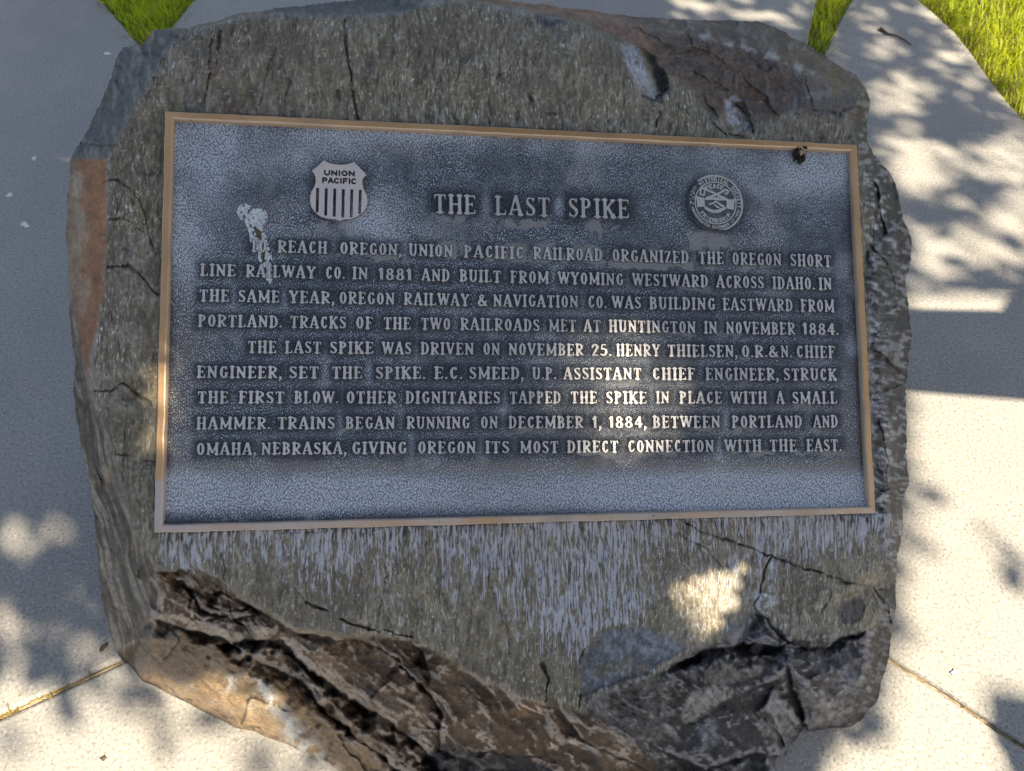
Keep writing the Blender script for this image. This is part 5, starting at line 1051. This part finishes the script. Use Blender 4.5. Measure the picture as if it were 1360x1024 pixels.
mwhite = mat_plain('pale_chip', (.62, .60, .56), (.75, .73, .70), 200, .8); mbr = mat_plain('dark_seed', (.05, .035, .02), (.11, .08, .045), 200, .8)
lump('pale_chip', 142, 72, .006, .5, mwhite, 1, 'pale stone chip on the concrete, the one nearest the grass wedge', 'stone chip', 'pale chips on the shaded concrete', 1.6)
lump('pale_chip', 46, 211, .006, .5, mwhite, 2, 'pale stone chip on the concrete, highest of the three along the left side', 'stone chip', 'pale chips on the shaded concrete', 1.4)
lump('pale_chip', 13, 260, .006, .5, mwhite, 3, 'pale stone chip on the concrete, middle of the three along the left side', 'stone chip', 'pale chips on the shaded concrete', 1.4)
lump('pale_chip', 34, 299, .0065, .5, mwhite, 4, 'pale stone chip on the concrete, lowest of the three along the left side', 'stone chip', 'pale chips on the shaded concrete', 1.8)
lump('dead_seed', 138, 860, .0035, .7, mbr, 15, 'dark brown seed on the concrete just left of the boulder foot', 'seed', None, 2.0)
lump('dead_seed', 138, 1007, .003, .6, mbr, 6, 'tiny dark seed on the sunlit concrete in the lower left corner', 'seed', None, 1.6)
lump('dead_seed', 1266, 893, .0035, .5, mwhite, 7, 'small pale seed on the sunlit concrete beside the right joint', 'seed', None, 1.5)
def tube(name, pts, radii, mat, parent=None, sides=8):
    pts = [Vector(p) for p in pts]; V_ = []; F_ = []
    for i, p in enumerate(pts):
        d_ = (pts[min(i+1, len(pts)-1)] - pts[max(i-1, 0)]).normalized(); x_ = d_.orthogonal().normalized() if i == 0 else (x_ - d_*x_.dot(d_)).normalized(); y_ = d_.cross(x_)
        for k in range(sides): q = 2*math.pi*k/sides; V_.append(p + (x_*math.cos(q) + y_*math.sin(q))*radii[i])
    for i in range(len(pts)-1):
        for k in range(sides): F_.append((i*sides+k, i*sides+(k+1) % sides, (i+1)*sides+(k+1) % sides, (i+1)*sides+k))
    F_.append(tuple(range(sides))[::-1]); F_.append(tuple((len(pts)-1)*sides + k for k in range(sides)))
    return mesh_obj(name, np.array([tuple(v_) for v_ in V_]), F_, mat, parent, True)
mtw = mat_plain('twig_bark', (.06, .045, .035), (.12, .09, .07), 200, .9)
tw = tube('twig', [(*gp(x, y), z) for x, y, z in [(1168, 40, .006), (1178, 47, .005), (1190, 50, .006), (1200, 55, .005), (1209, 61, .004)]], [.0045, .0035, .003, .0025, .0015], mtw); tag(tw, 'thin dark twig lying on the concrete path beside the lawn', 'twig')
lump('dead_bud', 1169, 41, .006, .7, mbr, 9, 'brown bud at the end of the thin twig on the path', 'bud', None, 1.3)

# ------------------------------------------------------------------ unseen tree, leaves and limbs placed to give the wanted shade
sx1 = np.cross(SV, [0, 0, 1]); sx1 /= np.linalg.norm(sx1); sy1 = np.cross(sx1, SV)
TX, TY = np.meshgrid(np.arange(-240, 1604, 4.), np.arange(-240, 1304, 4.))
Tm = np.zeros(TX.shape)
def lit(poly, T, sig=3): 
    global Tm
    Tm = np.maximum(Tm, T*np.clip(blur(pip(TX, TY, poly).astype(float), sig), 0, 1))
def dim(e_, T): 
    global Tm
    Tm = Tm*(1-e_*(1-T))
def dark(poly, T=0., sig=1.5): 
    global Tm
    mm = np.clip(blur(pip(TX, TY, poly).astype(float), sig), 0, 1); Tm = Tm*(1-mm*(1-T))
# ground first
lit([(1100, 392), (1700, 392), (1700, 1400), (600, 1400), (600, 900)], 1.0, 1.5)
dim(ell(TX, TY, 1226, 670, 30, 62, .3), .6); dim(ell(TX, TY, 1325, 722, 15, 56, -.75), .4); 0
dark([(1312, 930), (1322, 916), (1345, 912), (1372, 925), (1420, 960), (1440, 1090), (1352, 1100), (1340, 1020), (1322, 985)], 0, .8)  # leaves packed here stand in for the viewer's own shadow
lit([(1060, -240), (1700, -240), (1700, 400), (1100, 392), (1060, 100)], .20, 8)
for cx, cy, rx, ry, T in ((1157, 18, 26, 20, .6), (1180, 66, 26, 16, .6), (1250, 86, 34, 22, .5), (1196, 124, 46, 24, .8), (1214, 215, 50, 46, 1.), (1335, 205, 52, 36, .9), (1290, 325, 64, 24, .9), (1240, 340, 46, 40, .8), (1352, 300, 40, 60, .85), (1265, 190, 24, 24, .4)):
    Tm = np.maximum(Tm, T*ell(TX, TY, cx, cy, rx*1.1, ry*1.1))
for cx, cy, rx, ry in ((1265, 148, 46, 22), (1138, 62, 16, 36), (1225, 268, 30, 12), (1300, 250, 40, 18), (1235, 170, 18, 20)): dim(ell(TX, TY, cx, cy, rx, ry), .06)
lit([(1180, -240), (1215, 0), (1270, 40), (1330, 120), (1380, 170), (1700, 400), (1700, -240)], .97, 4)
lit([(860, -240), (1085, -240), (1085, 70), (980, 60), (880, 30)], .35, 5)
lit([(-240, 770), (0, 815), (60, 800), (130, 812), (150, 860), (200, 905), (430, 1018), (600, 1060), (600, 1400), (-240, 1400)], .95, 6)
lit([(-60, 745), (0, 726), (72, 682), (88, 690), (60, 722), (0, 752)], .75, 2)
dim(ell(TX, TY, 218, 965, 24, 60, .3), .3); dim(ell(TX, TY, 70, 845, 170, 62), .38); dim(ell(TX, TY, 25, 985, 40, 30), .6)
# then the boulder
dark(sil, 0, .8)
lit([(185, 893), (250, 898), (300, 915), (338, 900), (372, 932), (440, 1010), (470, 1060), (400, 1080), (170, 930)], .85, 4)
lit([(720, 480), (760, 440), (860, 440), (915, 520), (905, 575), (866, 598), (820, 606), (770, 615), (735, 590)], .30, 6); lit([(760, 545), (880, 535), (874, 590), (830, 604), (775, 612), (750, 590)], .5, 2)
lit([(905, 765), (960, 752), (996, 742), (985, 790), (968, 832), (900, 852), (880, 812)], 1., 1.2); lit([(938, 680), (954, 680), (955, 708), (938, 708)], .9, .8)
lit([(196, 455), (228, 455), (222, 620), (196, 620)], .85, 1)
0
lit([(440, 870), (540, 900), (600, 960), (560, 990), (470, 920)], .15, 4); lit([(600, 900), (720, 960), (760, 1000), (640, 980)], .15, 4)
LAM = -np.log(np.clip(Tm, .0012, 1))
Tb = blur(Tm, 5); EDG = (np.abs(Tb - Tm) > .12)
S_C = np.array([0.1, 0.3, 0.2]); leafP = []; leafS = []; leafZ = []
def lam_at(P_):
    c = (P_ - CAM)@Rwc
    if c[2] > -.1: return 1.2, False, 0, 0
    x, y = to_px(P_)
    i, j = int((x+240)/4), int((y+240)/4)
    if 0 <= i < TX.shape[1] and 0 <= j < TX.shape[0]: return float(LAM[j, i]), bool(EDG[j, i]), x, y
    return 1.2, False, x, y
ds = SV.tolist(); ND = 420000; ext_u, ext_v = 2.6, 2.3; cell = (2*ext_u)*(2*ext_v)/ND; LA = .0008
cu = rng.uniform(-ext_u, ext_u, ND); cv = rng.uniform(-ext_v, ext_v, ND); rnd = rng.random(ND); dl = np.where(rng.random(ND) < .35, rng.uniform(2.7, 3.4, ND), rng.uniform(3.4, 5.4, ND))
for k in range(ND):
    o_ = S_C + sx1*cu[k] + sy1*cv[k] + SV*9
    hit = rock_bvh.ray_cast(Vector(o_.tolist()), Vector((-SV).tolist()), 20)
    if hit[0] is not None: hp = np.array(hit[0])
    else: hp = o_ - SV*(o_[2]/SV[2])
    lam, edg, hx, hy = lam_at(hp); sz_ = .5 if edg else (.6 if .3 < lam < 3 and hit[0] is not None else 1.)
    if rnd[k] < lam*cell/(LA*sz_**2): 
        q = hp + SV*(dl[k] if hit[0] is not None else dl[k]*1.65)
        if hit[0] is not None and .3 < lam < 3 and (hy < 620 or (hx < 560 and hy < 830)): q = hp + SV*(7 + .4*dl[k])
        if hit[0] is None and hp[0] > 0 and hp[1] < -.35 and lam > 4: q = hp + SV*(2.1 + .1*dl[k])
        close = hit[0] is not None and 840 < hx < 1045 and 665 < hy < 890
        if close: q = hp + SV*(1.45 + .12*dl[k])
        if q[2] > 1.4 and (q[2] > 2.15 or hit[0] is None or close): leafP.append(q); leafS.append(lam); leafZ.append(sz_)
leafP = np.array(leafP); m_ = len(leafP); print('leaves', m_)
mleaf = mat_grass('tree_leaves'); nrm = SV + rng.normal(0, .45, (m_, 3)); nrm /= np.linalg.norm(nrm, axis=1)[:, None]; tt = rng.normal(size=(m_, 3)); tt -= nrm*(tt*nrm).sum(1)[:, None]; tt /= np.linalg.norm(tt, axis=1)[:, None]; bb = np.cross(nrm, tt); sz = (rng.uniform(.7, 1.2, m_)*np.array(leafZ))[:, None]
shape = [(-.032, 0, 0), (-.012, .017, .003), (.014, .016, .002), (.038, 0, -.004), (.014, -.016, .002), (-.012, -.017, .003)]
LV = np.stack([leafP + sz*(tt*x + bb*y + nrm*z) for x, y, z in shape], 1).reshape(-1, 3); o_ = np.arange(m_)[:, None]*6
LF = np.concatenate([o_ + np.array([[0, 1, 2, 3]]), o_ + np.array([[0, 3, 4, 5]])])
tree = empty('shade_tree', Matrix.Translation((3.3, -3.4, 0))); tag(tree, 'unseen leafy tree behind the viewpoint, its leaves and limbs placed to shape the shade', 'tree')
mb = mat_plain('bark', (.10, .08, .065), (.18, .15, .12), 30, .95, .01)
def loc(p): return tuple(np.asarray(p) - [3.3, -3.4, 0])
tube('trunk', [loc(p) for p in [(3.3, -3.4, -.2), (3.28, -3.38, .5), (3.3, -3.3, 1.4), (3.2, -3.2, 2.4), (3.1, -3.1, 3.4), (2.9, -2.9, 4.4), (2.7, -2.6, 5.4)]], [.24, .19, .17, .16, .14, .11, .05], mb, tree, 14)
def shadow_limb(px0, px1, L_, r0, r1, extra):
    a_ = at_z(np.array(float(px0[0])), np.array(float(px0[1]))) + SV*L_; b_ = at_z(np.array(float(px1[0])), np.array(float(px1[1]))) + SV*L_
    d_ = (b_-a_); pts = [a_ - d_*.02 + d_*q for q in np.linspace(0, 1, 8)] + [b_ + d_*extra*q + np.array([0, 0, .15*q]) for q in (.5, 1.0)]; pts.append(np.array([3.15, -3.15, 2.9])) 
    tube('shadow_limb', [loc(p) for p in pts], list(np.linspace(r0, r1, len(pts))), mb, tree, 10)
shadow_limb((1160, 462), (1420, 474), 2.3, .100, .118, .35)  # limbs added to throw the shadow band and thin line
shadow_limb((1262, 376), (1420, 388), 2.3, .010, .014, .2)
cr = mesh_obj('shade_crown', LV - [3.3, -3.4, 0], LF, mleaf, tree, False); lt = np.array([.05, .09, .018])*rng.uniform(.6, 1.4, (m_, 1)); add_color(cr, 'tint', np.repeat(lt, 6, 0))
